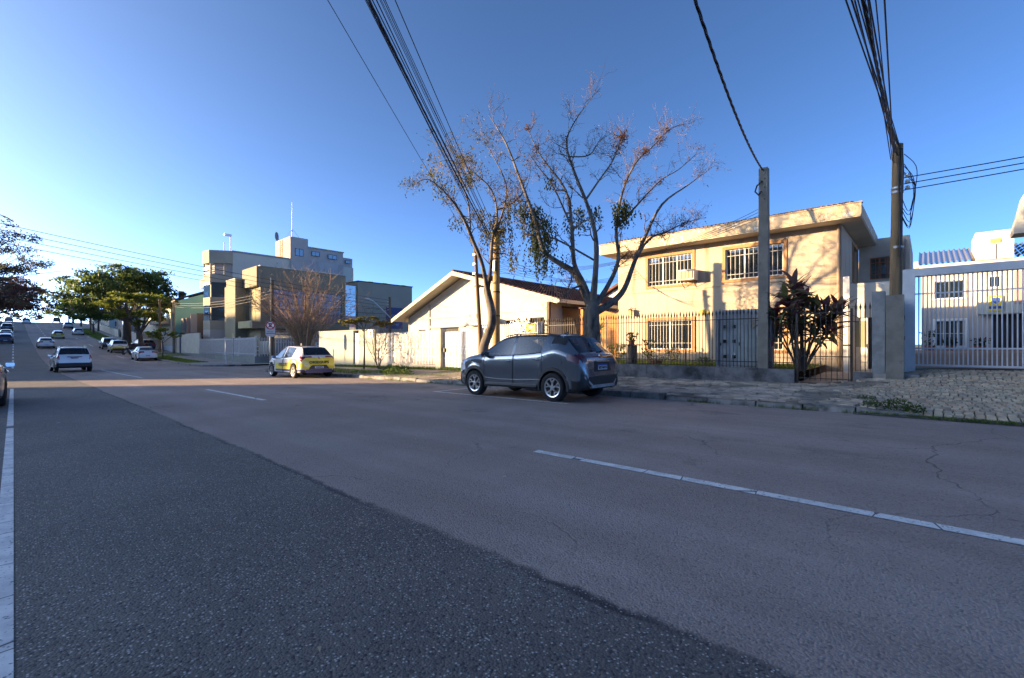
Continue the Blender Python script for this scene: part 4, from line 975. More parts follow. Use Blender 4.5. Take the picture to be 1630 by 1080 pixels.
o = solo('notice_board', MB().box(16.4,16.5,46.3,49.0,.3,1.55), white_wall, 'blank white board behind the bar fence beside the bush', 'board', (16.45,47.6,.3))

# ------------------------------------------------------------------ green house and others up the hill
def simple_house(label, x0,x1,y0,y1,zb,h,ridge,m_,mr,name='house',wins=(),flip=False):
    o = thing(name, label, 'house', ((x0+x1)/2,(y0+y1)/2,zb))
    part('wall', MB().box(x0,x1,y0,y1,zb-1,zb+h), m_, o)
    if ridge:
        if flip: part('roof', MB().prism([(y0-.5,zb+h+.002),((y0+y1)/2,zb+h+ridge),(y1+.5,zb+h+.002)], lambda u,v,w:(w,u,v), x0-.6,x1+.6), mr, o)
        else: part('roof', MB().prism([(x0-.5,zb+h+.002),((x0+x1)/2,zb+h+ridge),(x1+.5,zb+h+.002)], lambda u,v,w:(u,w,v), y0-.5,y1+.5), mr, o)
    else: part('roof', MB().box(x0-.15,x1+.15,y0-.15,y1+.15,zb+h+.002,zb+h+.3), mr, o)
    for face,u0,u1,z0,z1 in wins:
        Wn = Wall(face, x0 if face == 'x' else y0)
        f = part('window', Wn.box(MB(),u0,u1,.001,.06,zb+z0,zb+z1), white_frame, o)
        part('pane', Wn.box(MB(),u0+.08,(u0+u1)/2-.04,.061,.07,zb+z0+.08,zb+z1-.08), dark_glass, f); part('pane', Wn.box(MB(),(u0+u1)/2+.04,u1-.08,.061,.07,zb+z0+.08,zb+z1-.08), dark_glass, f)
    return o
GH = thing('green_house', 'mint green gabled house with dark roof left of the apartment block', 'house', (20,84,.3))
mint = mat('mint_green_wall', (.27,.50,.38), (.25,.46,.35), scale=.3, rough=.9)
part('wall', MB().prism([(15.4,-1),(26,-1),(26,7.8),(20.7,9.3),(15.4,7.3)], lambda u,v,w:(u,w,v), 80,96), mint, GH)
part('facade', MB().box(15.2,15.39,80.2,96,-1,7.3), cream, GH)
part('roof', MB().prism([(14.9,7.25),(20.7,9.5),(26.5,7.9),(26.5,8.15),(20.7,9.8),(14.9,7.5)], lambda u,v,w:(u,w,v), 81.5,96.5), mat('charcoal_roof',(.05,.05,.058),rough=.85), GH)
bx('chimney', mat('brick_chimney',(.22,.1,.07),rough=.9), GH, 18.6,19.3,92,92.7,8.0,10.1)
for y_ in (82.5,87,91.5):
    for z_ in (2.2,5.0):
        f = bx('window', white_frame, GH, 15.14,15.199,y_,y_+1.6,z_,z_+1.3); bx('pane', dark_glass, f, 15.12,15.139,y_+.1,y_+.75,z_+.1,z_+1.2); bx('pane', dark_glass, f, 15.12,15.139,y_+.85,y_+1.5,z_+.1,z_+1.2)
bx('balcony', cream, GH, 14.3,15.19,81,90,4.2,5.0)
RH = thing('modern_annex', 'grey and red cubic annex before the mint green house', 'house', (18,76.5,.2))
bx('grey_block', mat('taupe_block',(.24,.22,.21),rough=.9), RH, 16.2,19.2,76,79,-.5,4.9); bx('tall_panel', mat('brown_panel',(.16,.125,.10),rough=.8), RH, 17.4,18.5,75.7,75.99,2.6,5.6); bx('tall_panel', mat('grey_panel',(.3,.29,.3),rough=.8), RH, 16.6,17.39,75.72,75.99,2.8,5.45)
bx('red_panel', mat('red_panel',(.50,.08,.07),rough=.7), RH, 18.51,19.6,75.75,75.99,3.7,5.4)
f = bx('window', dark_metal, RH, 16.6,17.6,75.9,75.98,.8,2.3); bx('pane', dark_glass, f, 16.7,17.5,75.88,75.899,.9,2.2); f = bx('window', dark_metal, RH, 18,19.1,75.9,75.98,.8,2.3); bx('pane', dark_glass, f, 18.1,19,75.88,75.899,.9,2.2)
simple_house('white house with tiled roof behind the big roadside tree', 16.5,26,101,112,1.2,5.4,1.8,white_wall,tile_r,wins=(('y',17.5,19.5,1,2.4),('y',21,23,1,2.4),('y',17.5,19.5,3.6,5),('x',102,104,1,2.4)))
simple_house('grey flat-roofed house above the small green street tree', 16,25,124,138,2.6,5.0,0,aptp,concrete,wins=(('y',17,19,.9,2.2),('y',20.5,23,.9,2.2),('x',126,129,2.8,4.2)))
simple_house('cream house high on the hill near the crest', 16,26,150,166,4.6,4.5,1.6,cream,tile_r,wins=(('y',17,19,1,2.4),('y',21,23,1,2.4)))
simple_house('pale house by the crest of the street', 16,26,182,196,6.9,4.2,1.5,white_wall,tile_r,wins=(('y',17,19,1,2.4),))
def roadside_wall(label, y0, y1, h, m_, x=15.0):
    o = thing('street_wall', label, 'wall', (x,(y0+y1)/2,zr((y0+y1)/2))); n = max(1,int((y1-y0)/4))
    for k in range(n):
        a,b = lerp(y0,y1,k/n), lerp(y0,y1,(k+1)/n); part('wall_panel', MB().box(x-.1,x+.1,a,b-.01,zr(a)-.6,zr((a+b)/2)+h), m_, o)
    return o
roadside_wall('beige roadside wall with a blue base below the mint green house', 75.5,86,2.3, aptp)
roadside_wall('dark brown timber gate wall behind the parked motorcycle', 86.2,99,2.4, mat('dark_brown_boards',(.07,.045,.035),rough=.8))
roadside_wall('grey wall behind the trunk of the big roadside tree', 99.2,122,1.9, aptp)
roadside_wall('pale wall high up the street before the crest', 126,170,1.7, white_wall)
bx('blue_base', mat('pale_blue_base',(.38,.45,.52),rough=.9), GH, 14.85,14.89,76,83,-.4,1.0)

# ------------------------------------------------------------------ left side of the street (outside the picture; far slabs added as shade casters)
def street_block(label, x0,x1,y0,y1,h,m_):
    zb = zr((y0+y1)/2); o = thing('unseen_building', label, 'building', ((x0+x1)/2,(y0+y1)/2,zb))
    part('wall', MB().box(x0,x1,y0,y1,zb-1,zb+h), m_, o); part('cornice', MB().box(x0-.1,x1+.1,y0-.1,y1+.1,zb+h+.001,zb+h+.2), concrete, o)
    n = max(1,int((y1-y0)/3.2)); fl = max(1,int(h/3))
    for k in range(n):
        for f_ in range(fl):
            a = y0+(k+.25)*(y1-y0)/n; z = zb+.9+3*f_
            w_ = part('window', MB().box(x1+.001,x1+.06,a,a+1.5,z,z+1.3), white_frame, o); part('pane', MB().box(x1+.061,x1+.07,a+.1,a+1.4,z+.1,z+1.2), dark_glass, w_)
    return o
street_block('long cream unseen slab added to shade the road and driveway', -57,-45,-30,62.7,17.3,aptc)
street_block('tall pale unseen block added to shade the roadside poles and cabinet', -57,-45,62.8,69.2,22.6,apt)
street_block('grey unseen block added to shade the low garden wall', -50,-45,69.3,72.4,17.4,aptp)
street_block('unseen slab added beyond the cross street to shade the road there', -49,-45,82.5,110,14.4,aptc)
street_block('higher unseen slab added further up to shade the hill road', -49,-45,110.2,170,16.2,apt)
street_block('uppermost unseen slab added to shade the road near the crest', -49,-45,170.2,260,18,aptp)
street_block('low cream shops across the street from the grey crossover', -16,-9,-25,14,3.0,white_wall)
street_block('low grey shop on the near left street corner', -16,-9,15,31,3.1,aptp)
street_block('low row of shops past the left corner of the cross street', -16,-9,46,100,3.1,aptc)
street_block('low row of houses up the left side of the hill', -16,-9,104,190,3.2,apt)
# ------------------------------------------------------------------ vehicles
def paint(name, c, metal=0.0, rough=.28): return mat('car_paint_'+name, c, metal=metal, rough=rough, coat=.9, spec=.5)
car_glass = glass_mat('car_glass', (.012,.015,.018), .02, .75)
car_glass_l = glass_mat('car_side_glass', (.035,.04,.045), .14, .40)
tyre_m = mat('tyre_rubber', (.016,.016,.017), rough=.85)
rim_m = mat('alloy_rim', (.52,.53,.55), rough=.3, metal=.85)
rim_dark = mat('dark_rim', (.03,.03,.032), rough=.4, metal=.3)
red_lamp = mat('red_lamp', (.22,.008,.012), rough=.12, coat=.8)
dred_lamp = mat('dark_red_lamp', (.07,.004,.012), rough=.1, coat=.9)
clear_lamp = mat('clear_lamp', (.6,.6,.62), rough=.12)
chrome = mat('chrome', (.6,.6,.62), rough=.15, metal=1)
plate_m = mat('plate_white', (.62,.63,.66), rough=.5); plate_b = mat('plate_blue', (.02,.05,.30), rough=.5); ink = mat('ink_black', (.02,.02,.022), rough=.6)
seat_m = mat('car_seat_fabric', (.035,.035,.038), rough=.9)

KICKS = dict(L=4.30,r=.335,ya=(-1.33,1.29),sill=.27,
  top=[(-2.15,.60),(-2.135,.78),(-2.11,.94),(-2.06,1.06),(-1.99,1.12),(-1.90,1.20),(-1.70,1.39),(-1.56,1.515),(-1.40,1.555),(-.9,1.59),(-.3,1.60),(.2,1.575),(.5,1.51),(.85,1.33),(1.16,1.145),(1.30,1.105),(1.7,1.03),(1.98,.93),(2.09,.80),(2.15,.60)],
  belt=[(-2.15,.55),(-2.10,.86),(-2.0,1.0),(-1.8,1.09),(-1.4,1.20),(-1.0,1.13),(-.5,1.085),(.3,1.05),(1.1,1.02),(1.7,.96),(1.98,.85),(2.09,.72),(2.15,.54)],
  w=[(-2.15,.66),(-2.11,.75),(-2.0,.83),(-1.8,.865),(-1.3,.885),(-.6,.865),(.2,.865),(1.2,.88),(1.6,.86),(1.9,.79),(2.06,.68),(2.15,.55)],
  wr=[(-2.15,.60),(-2.0,.68),(-1.85,.66),(-1.5,.575),(-1.0,.60),(0,.62),(.5,.60),(.85,.645),(1.2,.73),(1.6,.74),(1.9,.66),(2.15,.46)],
  ws=(.52,1.16), rw=(-1.97,-1.58), doors=[(-.08,.92),(-1.02,-.10)], sg=[(-.02,.93),(-.98,-.10)], bump=.60)
HATCH = dict(L=4.05,r=.31,ya=(-1.27,1.28),sill=.22,
  top=[(-2.02,.52),(-2.0,.75),(-1.97,.95),(-1.90,1.0),(-1.72,1.20),(-1.50,1.385),(-1.3,1.42),(-.6,1.46),(-.1,1.47),(.3,1.43),(.6,1.32),(.95,1.12),(1.2,.985),(1.5,.93),(1.85,.80),(1.97,.68),(2.02,.52)],
  belt=[(-2.02,.48),(-1.98,.78),(-1.85,.91),(-1.4,.95),(-.5,.91),(.3,.885),(1.1,.87),(1.5,.83),(1.85,.72),(1.97,.6),(2.02,.45)],
  w=[(-2.02,.64),(-1.98,.74),(-1.85,.81),(-1.4,.855),(-.5,.86),(1.2,.86),(1.55,.83),(1.8,.75),(1.95,.64),(2.02,.5)],
  wr=[(-2.02,.60),(-1.85,.66),(-1.5,.57),(-.8,.58),(0,.59),(.5,.59),(.9,.65),(1.2,.72),(1.6,.71),(1.9,.58),(2.02,.42)],
  ws=(.36,1.17), rw=(-1.87,-1.50), doors=[(-.1,.9),(-1.0,-.12)], sg=[(-.05,.92),(-1.05,-.13)], bump=.5)
SEDAN = dict(L=4.5,r=.315,ya=(-1.35,1.36),sill=.22,
  top=[(-2.25,.52),(-2.23,.78),(-2.18,1.0),(-2.05,1.04),(-1.75,1.06),(-1.45,1.17),(-1.0,1.36),(-.6,1.44),(-.1,1.46),(.3,1.41),(.65,1.27),(1.15,1.01),(1.5,.95),(1.95,.82),(2.15,.68),(2.25,.5)],
  belt=[(-2.25,.48),(-2.2,.82),(-2.0,.94),(-1.5,.96),(-.5,.92),(.3,.89),(1.1,.87),(1.5,.84),(1.95,.74),(2.15,.6),(2.25,.45)],
  w=[(-2.25,.64),(-2.2,.76),(-2.0,.83),(-1.5,.87),(1.2,.87),(1.7,.83),(2.0,.75),(2.15,.64),(2.25,.5)],
  wr=[(-2.25,.6),(-2.0,.70),(-1.7,.69),(-1.0,.57),(0,.58),(.4,.58),(.9,.65),(1.2,.72),(1.7,.71),(2.0,.6),(2.25,.42)],
  ws=(.36,1.13), rw=(-1.72,-.98), doors=[(-.05,.95),(-1.0,-.07)], sg=[(0,.95),(-1.15,-.08)], bump=.5)
SUV = dict(L=4.33,r=.35,ya=(-1.33,1.34),sill=.28,
  top=[(-2.16,.62),(-2.15,.85),(-2.12,1.08),(-2.07,1.14),(-1.95,1.36),(-1.80,1.58),(-1.6,1.63),(-.8,1.66),(0,1.66),(.35,1.61),(.7,1.40),(1.1,1.13),(1.25,1.08),(1.7,1.02),(2.0,.93),(2.1,.78),(2.16,.58)],
  belt=[(-2.16,.58),(-2.12,.92),(-2.0,1.04),(-1.4,1.08),(-.5,1.04),(.3,1.02),(1.1,.99),(1.7,.95),(2.0,.86),(2.1,.7),(2.16,.54)],
  w=[(-2.16,.76),(-2.12,.84),(-1.9,.88),(-1.3,.905),(-.5,.885),(1.2,.90),(1.7,.87),(2.0,.79),(2.16,.62)],
  wr=[(-2.16,.74),(-2.05,.78),(-1.8,.68),(-1.2,.67),(0,.67),(.5,.66),(.9,.70),(1.25,.76),(1.7,.76),(2.0,.68),(2.16,.5)],
  ws=(.38,1.1), rw=(-2.05,-1.80), doors=[(-.05,.95),(-1.0,-.07)], sg=[(0,.95),(-1.0,-.08)], bump=.62)
SHELL = {}
def car_shell(key, S):
    """loft the car body from its profiles and sort the faces into parts; returns {part: mesh}"""
    if key in SHELL: return SHELL[key]
    L = S['L']; ra = S['r']+.065; sill = S['sill']
    ss = set()
    y = -L/2
    while y < L/2: ss.add(round(y,3)); y += .05
    ss.add(L/2)
    for e in (-L/2,L/2):
        for k in range(1,10): ss.add(round(e-math.copysign(.016*k,e),3))
    for yc in S['ya']:
        for k in range(-14,15): ss.add(round(yc+ra*math.sin(k/14*math.pi/2),3))
    for a,b in S['doors']+S['sg']+[S['ws'],S['rw']]: ss.add(a); ss.add(b)
    ys_ = sorted(ss); ys_ = [v for i,v in enumerate(ys_) if i == 0 or v-ys_[i-1] > .004]
    def sect(y):
        top = smooth_interp(S['top'],y); belt = min(smooth_interp(S['belt'],y), top-.012); w = smooth_interp(S['w'],y); wr = min(smooth_interp(S['wr'],y), w*.97)
        e = min(1, min(y+L/2, L/2-y)/.25); zb = lerp(sill+.10, sill, max(0,min(1,e*1.4)))
        for yc in S['ya']:
            if abs(y-yc) < ra: zb = max(zb, S['r']+math.sqrt(ra*ra-(y-yc)**2)-.012)
        zb = min(zb, belt-.08)
        gh = top-belt; te = top-.065 if gh > .25 else belt+gh*.72
        hh = belt-zb
        return [(0,zb),(.6*w,zb),(.945*w,zb),(.978*w,zb+min(.05,hh*.15)),(w,zb+.30*hh),(w*.974,zb+.60*hh),(.990*w,zb+.83*hh),(.952*w,belt),(.945*w,belt+min(.012,gh*.1)),
                (lerp(.945*w,wr,.5)+.006,lerp(belt,te,.5)),(wr,te),(wr-.045,lerp(te,top,.62)),(wr*.5,top-.006*(1 if gh > .2 else .5)),(0,top)]
    NP = 14; P = [sect(y) for y in ys_]
    groups = {}
    def put(g, quad): groups.setdefault(g, MB()).add(quad, [tuple(range(len(quad)))])
    for i in range(len(ys_)-1):
        ym = (ys_[i]+ys_[i+1])/2
        for j in range(NP-1):
            for s in (-1,1):
                q = [(s*P[i][j][0],ys_[i],P[i][j][1]),(s*P[i+1][j][0],ys_[i+1],P[i+1][j][1]),(s*P[i+1][j+1][0],ys_[i+1],P[i+1][j+1][1]),(s*P[i][j+1][0],ys_[i],P[i][j+1][1])]
                if s < 0: q = q[::-1]
                if len({(round(a,5),round(b,5),round(c,5)) for a,b,c in q}) < 3: continue
                zc = sum(p[2] for p in q)/4; g = 'body'; sd = 'L' if s < 0 else 'R'
                if j < 3: g = 'underbody'
                elif zc < S['bump']+(0 if ym < 0 else -.08) and abs(ym) > L/2-.28 and key in ('kicks','suv') : g = 'bumper_rear' if ym < 0 else 'bumper_front'
                elif 8 <= j <= 9:
                    for n_,(a,b) in enumerate(S['sg']):
                        if a < ym < b and P[i][10][1]-P[i][8][1] > .07: g = 'side_window_%s%d' % (sd,n_)
                    if key == 'kicks' and -1.62 < ym < -1.22 and j == 9: g = 'pillar_trim'
                elif j >= 11:
                    if S['ws'][0] < ym < S['ws'][1]: g = 'windshield'
                    elif S['rw'][0] < ym < S['rw'][1]: g = 'rear_window'
                elif 3 <= j <= 7:
                    for n_,(a,b) in enumerate(S['doors']):
                        if a < ym < b: g = 'door_%s%d' % (sd,n_)
                if key == 'kicks':
                    if j in (10,) and S['rw'][0] < ym < S['rw'][1]+.02: g = 'rear_window'
                    if (5 <= j <= 10) and -2.12 < ym < -1.72 and zc > lerp(.90,.99,(ym+2.12)/.4) and zc < lerp(1.12,1.05,(ym+2.12)/.4): g = 'taillight_'+sd
                    elif j >= 10 and ym < -2.0 and 1.00 < zc < 1.09: g = 'lamp_bar'
                    if j >= 10 and -1.58 < ym < -1.48: g = 'spoiler'
                elif key == 'suv':
                    if 5 <= j <= 10 and -2.15 < ym < -1.98 and .86 < zc < 1.15: g = 'taillight_'+sd
                elif key == 'hatch':
                    if 5 <= j <= 11 and -2.01 < ym < -1.74 and .78 < zc < .98: g = 'taillight_'+sd
                else:
                    if 5 <= j <= 11 and -2.25 < ym < -1.95 and .80 < zc < 1.0: g = 'taillight_'+sd
                if 5 <= j <= 9 and ym > L/2-.45 and .62 < zc < .85 and abs(q[0][0]) > .42: g = 'headlight_'+sd
                put(g, q)
    for i in (0,-1):
        ring = [(-x,ys_[i],z) for x,z in P[i][::-1]]+[(x,ys_[i],z) for x,z in P[i][1:-1]]
        if i == 0: ring = ring[::-1]
        put('bumper_rear' if (i == 0 and key in ('kicks','suv')) else 'body', ring)
    out = {}
    import bmesh
    for g_,mb in groups.items():
        me = mb.mesh(g_)
        b = bmesh.new(); b.from_mesh(me); bmesh.ops.remove_doubles(b, verts=b.verts, dist=1e-4); b.to_mesh(me); b.free()
        me.shade_smooth(); me.set_sharp_from_angle(angle=R(32)); out[g_] = me
    SHELL[key] = out, ys_, P, sect; return SHELL[key]
WHEELS = {}
def wheel_meshes(r, style):
    k = (r,style)
    if k in WHEELS: return WHEELS[k]
    ax = lambda a,b,c:(c,a,b)                       # axle along x, outer face at -x
    t = MB().lathe([(r*.66,.07),(r*.70,.095),(r*.90,.105),(r*.97,.09),(r,.06),(r,-.06),(r*.97,-.09),(r*.90,-.105),(r*.70,-.095),(r*.66,-.07)], ax, 32, False).mesh('wheel', smooth=True, angle=50)
    d = MB().lathe([(.01,-.045),(r*.60,-.045),(r*.665,-.06),(r*.665,.06)], ax, 28, False).mesh('rim_disc', smooth=True); 
    sp = MB()
    sp.lathe([(r*.60,-.088),(r*.675,-.096),(r*.675,-.085),(r*.60,-.07)], ax, 32, False)
    sp.lathe([(.005,-.092),(.05,-.09),(.055,-.06),(.055,-.04)], ax, 14)
    def bar(a0,r0,a1,r1,w):
        p = Vector((0,r0*math.cos(a0),r0*math.sin(a0))); q = Vector((0,r1*math.cos(a1),r1*math.sin(a1))); n_ = (q-p).normalized(); s_ = Vector((0,-n_.z,n_.y))*w
        vs = [p-s_,p+s_,q+s_*.8,q-s_*.8]; A_ = [(-.088,v.y,v.z) for v in vs]; B_2 = [(-.055,v.y,v.z) for v in vs]
        sp.add(A_+B_2,[(0,1,2,3),(4,7,6,5),(0,4,5,1),(1,5,6,2),(2,6,7,3),(3,7,4,0)])
    for i in range(5):
        a = i*2*math.pi/5+.3
        if style == 'y': bar(a,.04,a,r*.34,.022); bar(a,r*.3,a-.30,r*.62,.017); bar(a,r*.3,a+.30,r*.62,.017)
        else: bar(a,.04,a,r*.62,.03); bar(a+.63,.04,a+.63,r*.62,.016)
    WHEELS[k] = (t,d,sp.mesh('rim')); return WHEELS[k]
def car(name, label, key, x, y, z, heading, pm, rim_style='y', group=None, detail=True, lower=None, plate=None, cladding=False, lamp=None, side_glass=None, flip=False, pitch=0.0):
    S = {'kicks':KICKS,'hatch':HATCH,'sedan':SEDAN,'suv':SUV}[key]
    meshes,ys_,P,sect = car_shell(key, S)
    o = thing(name, label, 'car', (x,y,z), group, heading); o.rotation_euler = (pitch,0,heading)
    lm = lamp or red_lamp
    for g_,me in meshes.items():
        if g_.startswith('taillight'): n_,m_ = 'taillight',lm
        elif g_.startswith('headlight'): n_,m_ = 'headlight',clear_lamp
        elif g_.startswith('side_window'): n_,m_ = 'side_window',side_glass or car_glass
        elif g_ == 'windshield' or g_ == 'rear_window': n_,m_ = g_,car_glass
        elif g_.startswith('door'): n_,m_ = 'door',(lower or pm)
        elif g_.startswith('bumper'): n_,m_ = g_.split('_')[0],black_plastic
        elif g_ == 'underbody': n_,m_ = g_,black_plastic
        elif g_ == 'pillar_trim': n_,m_ = g_,black_plastic
        elif g_ in ('spoiler','lamp_bar'): n_,m_ = g_,(dred_lamp if g_ == 'lamp_bar' else black_plastic)
        else: n_,m_ = g_,pm
        p = inst(n_, me, o, m=m_)
        if g_.startswith('door') and detail:
            sd = -1 if 'L' in g_ else 1; a,b = S['doors'][int(g_[-1])]
            for yy in (a,b):
                part('seam', MB().tube([(sd*(q[0]+.003),yy,q[1]) for q in sect(yy)[2:8]],.007,4), black_plastic, p, local=True)
            q = sect(lerp(a,b,.16)); part('handle', MB().tube([(sd*(q[6][0]+.02),a+.07,q[6][1]),(sd*(q[6][0]+.03),a+.15,q[6][1]+.004),(sd*(q[6][0]+.02),a+.23,q[6][1]+.004)],[.014,.021,.014],6), pm, p, local=True, smooth=True)
    t,d,sp = wheel_meshes(S['r'], rim_style)
    for yc in S['ya']:
        for s in (-1,1):
            w = smooth_interp(S['w'],yc)
            h = inst('wheel', t, o, (s*(w-.10),yc,S['r']), (0,0,math.pi if s > 0 else 0), m=tyre_m)
            inst('rim_disc', d, h, m=rim_dark)
            inst('rim', sp, h, m=rim_m)
    if cladding:
        for yc in S['ya']:
            for s in (-1,1):
                mb = MB(); w = smooth_interp(S['w'],yc); ra = S['r']+.062
                N = 20; vs = []
                for k in range(N+1):
                    a = lerp(-.18, math.pi+.18, k/N)
                    for rr,off in ((ra-.02,-.04),(ra-.01,.014),(ra+.055,.012),(ra+.07,-.012)):
                        yy = yc+rr*math.cos(a); wz = S['r']+rr*math.sin(a)
                        vs.append((s*(smooth_interp(S['w'],yy)*.985+off),yy,wz))
                fs = [(k*4+i,k*4+i+1,k*4+5+i,k*4+4+i) for k in range(N) for i in range(3)]
                mb.add(vs,fs); part('arch_trim', mb, black_plastic, o, local=True, smooth=True)
        for s in (-1,1):
            mb = MB(); 
            mb.tube([(s*.86,S['ya'][0]+.45,S['sill']+.06),(s*.875,-.2,S['sill']+.06),(s*.87,S['ya'][1]-.45,S['sill']+.06)],.055,6); part('sill_trim', mb, black_plastic, o, local=True, smooth=True)
    L = S['L']
    for s in (-1,1):
        if detail:
            yy_ = [S['sg'][1][0]+(S['sg'][0][1]+.12-S['sg'][1][0])*k/16 for k in range(17)]
            part('belt_trim', MB().tube([(s*(sect(v)[8][0]+.004),v,sect(v)[8][1]) for v in yy_],.011,5), black_plastic, o, local=True, smooth=True)
            part('window_trim', MB().tube([(s*(sect(v)[10][0]+.004),v,sect(v)[10][1]) for v in yy_],.010,5), black_plastic, o, local=True, smooth=True)
        q = sect(.78); mb = MB(); bx_,bz = s*(q[7][0]), q[7][1]+.06
        mb.prism([(-.0,-.06),(.17,-.05),(.2,.02),(.14,.07),(.02,.06)], lambda u,v,w_:(bx_+s*u,.80+w_,bz+v), -.05,.06)
        mr_ = part('mirror', mb, black_plastic if key == 'kicks' else pm, o, local=True); part('mirror_glass', MB().box(bx_+s*.02,bx_+s*.18,.738,.745,bz-.045,bz+.055), chrome, mr_, local=True)
    if detail or True:
        yb = -L/2; zt = {'kicks':.80,'suv':.92,'hatch':.50,'sedan':.55}[key]
        yp = yb
        for q in ys_:
            if smooth_interp(S['top'],q) >= zt: yp = q; break
        yp = min(yp, yb+.05)-.025
        pl_ = part('license_plate', MB().box(-.2,.2,yp,yp+.02,zt-.065,zt+.065), plate_m, o, local=True)
        part('plate_band', MB().box(-.2,.2,yp-.003,yp-.0005,zt+.035,zt+.065), plate_b, pl_, local=True)
        if plate: lettering(plate, .085, ink, pl_, (0,yp-.004,zt-.018), (R(90),0,0), bold=.002)
    return o
def belt_pt(key, y): return car_shell(key, {'kicks':KICKS,'hatch':HATCH,'sedan':SEDAN,'suv':SUV}[key])[3](y)

# --- the grey crossover parked in front
K = car('parked_suv', 'dark grey crossover parked at the kerb before the beige house', 'kicks', 9.22, 7.70, zr(7.7), 0, paint('grey',(.135,.155,.18),.6,.18), plate='BEO4A74', cladding=True, lamp=dred_lamp, side_glass=car_glass_l, pitch=-.0138)
for sx in (-.36,.36):
    for yy in (-.75,.25):
        part('seat', MB().prism([(-.25,.45),(.28,.45),(.28,.62),(-.12,.66),(-.24,1.22),(-.36,1.22)], lambda u,v,w:(sx+w,yy+u,v), -.24,.24), seat_m, K, local=True)
part('steering_wheel', MB().tube([(-.36+.18*math.cos(a),.72,.98+.17*math.sin(a)) for a in [k*math.pi/8 for k in range(17)]],.014,6,cap=False), black_plastic, K, local=True)
part('dashboard', MB().box(-.68,.68,.80,1.05,.6,.97), black_plastic, K, local=True)
gp = belt_pt('kicks',-1.55)
part('fuel_cap', MB().prism([(.085*math.cos(a*math.pi/8),.085*math.sin(a*math.pi/8)) for a in range(16)], lambda u,v,w:(-(gp[6][0]+.006+w),-1.52+u,.92+v), -.01,.0), paint('grey',(.135,.155,.18)), K, local=True)
part('plate_recess', MB().prism([(-.36,.0),(.36,.0),(.30,.21),(-.30,.21)], lambda u,v,w:(u,-2.165+w,.70+v), .022,.05), black_plastic, K, local=True)
part('tailgate_trim', MB().box(-.28,.28,-2.15,-2.11,.915,.945), chrome, K, local=True)
part('badge', MB().prism([(.055*math.cos(a*math.pi/8),.055*math.sin(a*math.pi/8)) for a in range(16)], lambda u,v,w:(u,-2.075+w,1.045+v), -.02,.01), chrome, K, local=True)
for s in (-1,1):
    part('reflector', MB().prism([(.50,.43),(.70,.50),(.68,.56),(.52,.47)], lambda u,v,w:(s*u,-2.15+w+.12*abs(u-.45),v), -.012,.02), dred_lamp, K, local=True)
    part('bumper_accent', MB().prism([(.46,.36),(.72,.56),(.74,.60),(.70,.60),(.44,.40)], lambda u,v,w:(s*u,-2.15+w+.14*abs(u-.45),v), -.02,.02), galv, K, local=True)
part('skid_plate', MB().box(-.5,.5,-2.165,-2.1,.33,.40), galv, K, local=True)
part('wiper', MB().tube([(.0,-1.985,1.14),(.28,-1.96,1.17)],.012,5), black_plastic, K, local=True)
part('antenna_fin', MB().prism([(-.1,0),(.08,0),(-.06,.06)], lambda u,v,w:(w,-1.1+u,1.58+v), -.02,.02), black_plastic, K, local=True)
for s in (-1,1): part('roof_rail', MB().tube([(s*.565,-1.35,1.54),(s*.585,-.9,1.595),(s*.59,0,1.60),(s*.585,.35,1.555)],.016,6), black_plastic, K, local=True, smooth=True)
part('exhaust', MB().tube([(.5,-2.12,.30),(.5,-1.8,.30)],.03,8), chrome, K, local=True)
part('mud_line', MB().tube([(-.872,-.98,.50),(-.882,-.3,.47),(-.882,.4,.47),(-.880,.88,.50)],.010,5), chrome, K, local=True, smooth=True)
lettering('KICKS', .07, chrome, K, (-.46,-2.135,.79), (R(90),0,0), bold=.002)

# --- yellow and white security hatchback
yel = paint('yellow',(.72,.60,.015)); wht = paint('white',(.62,.62,.61)); navy = paint('navy',(.03,.04,.16))
def two_tone(o, key, yellow_from=.42, yellow_to=.80, name='livery'):
    """yellow band wrapped round the rear and the doors, navy strip below: thin shells just proud of the body"""
    S = HATCH if key == 'hatch' else SUV
    meshes,ys_,P,sect = car_shell(key, S)
    for m_,za,zb_,y1 in ((yel,yellow_from,yellow_to,.75),(navy,.30,yellow_from-.005,.75)):
        sides = {-1:MB(),1:MB()}; yy = [q for q in ys_ if q <= y1]
        for i in range(len(yy)-1):
            A_,B_2 = sect(yy[i]),sect(yy[i+1])
            if any(abs((yy[i]+yy[i+1])/2-yc) < S['r']+.07 and za < S['r'] for yc in S['ya']) and za < .4: continue
            def xat(Sx,z):
                pts = Sx[2:9]
                for (xa,z0),(xb,z1) in zip(pts,pts[1:]):
                    if z0 <= z <= z1: return lerp(xa,xb,(z-z0)/max(1e-6,z1-z0))
                return None
            for z0,z1 in ((za,lerp(za,zb_,.5)),(lerp(za,zb_,.5),zb_)):
                lo_ = max(z0,A_[2][1]+.01,B_2[2][1]+.01); hi_ = min(z1,A_[7][1],B_2[7][1])
                if hi_-lo_ < .02: continue
                xs_ = [xat(A_,lo_),xat(B_2,lo_),xat(B_2,hi_),xat(A_,hi_)]
                if None in xs_: continue
                for s in (-1,1):
                    e = .006
                    sides[s].quad((s*(xs_[0]+e),yy[i],lo_),(s*(xs_[1]+e),yy[i+1],lo_),(s*(xs_[2]+e),yy[i+1],hi_),(s*(xs_[3]+e),yy[i],hi_))
        for mb in sides.values():
            if mb.f: part(name, mb, m_, o, local=True, smooth=True)
Hc = car('patrol_hatchback', 'yellow and white security patrol hatchback parked by the street corner', 'hatch', 9.35, 22.4, zr(22.4), 0, wht, plate='RHI4B52', side_glass=car_glass_l, pitch=-.0145)
two_tone(Hc,'hatch',.40,.86)
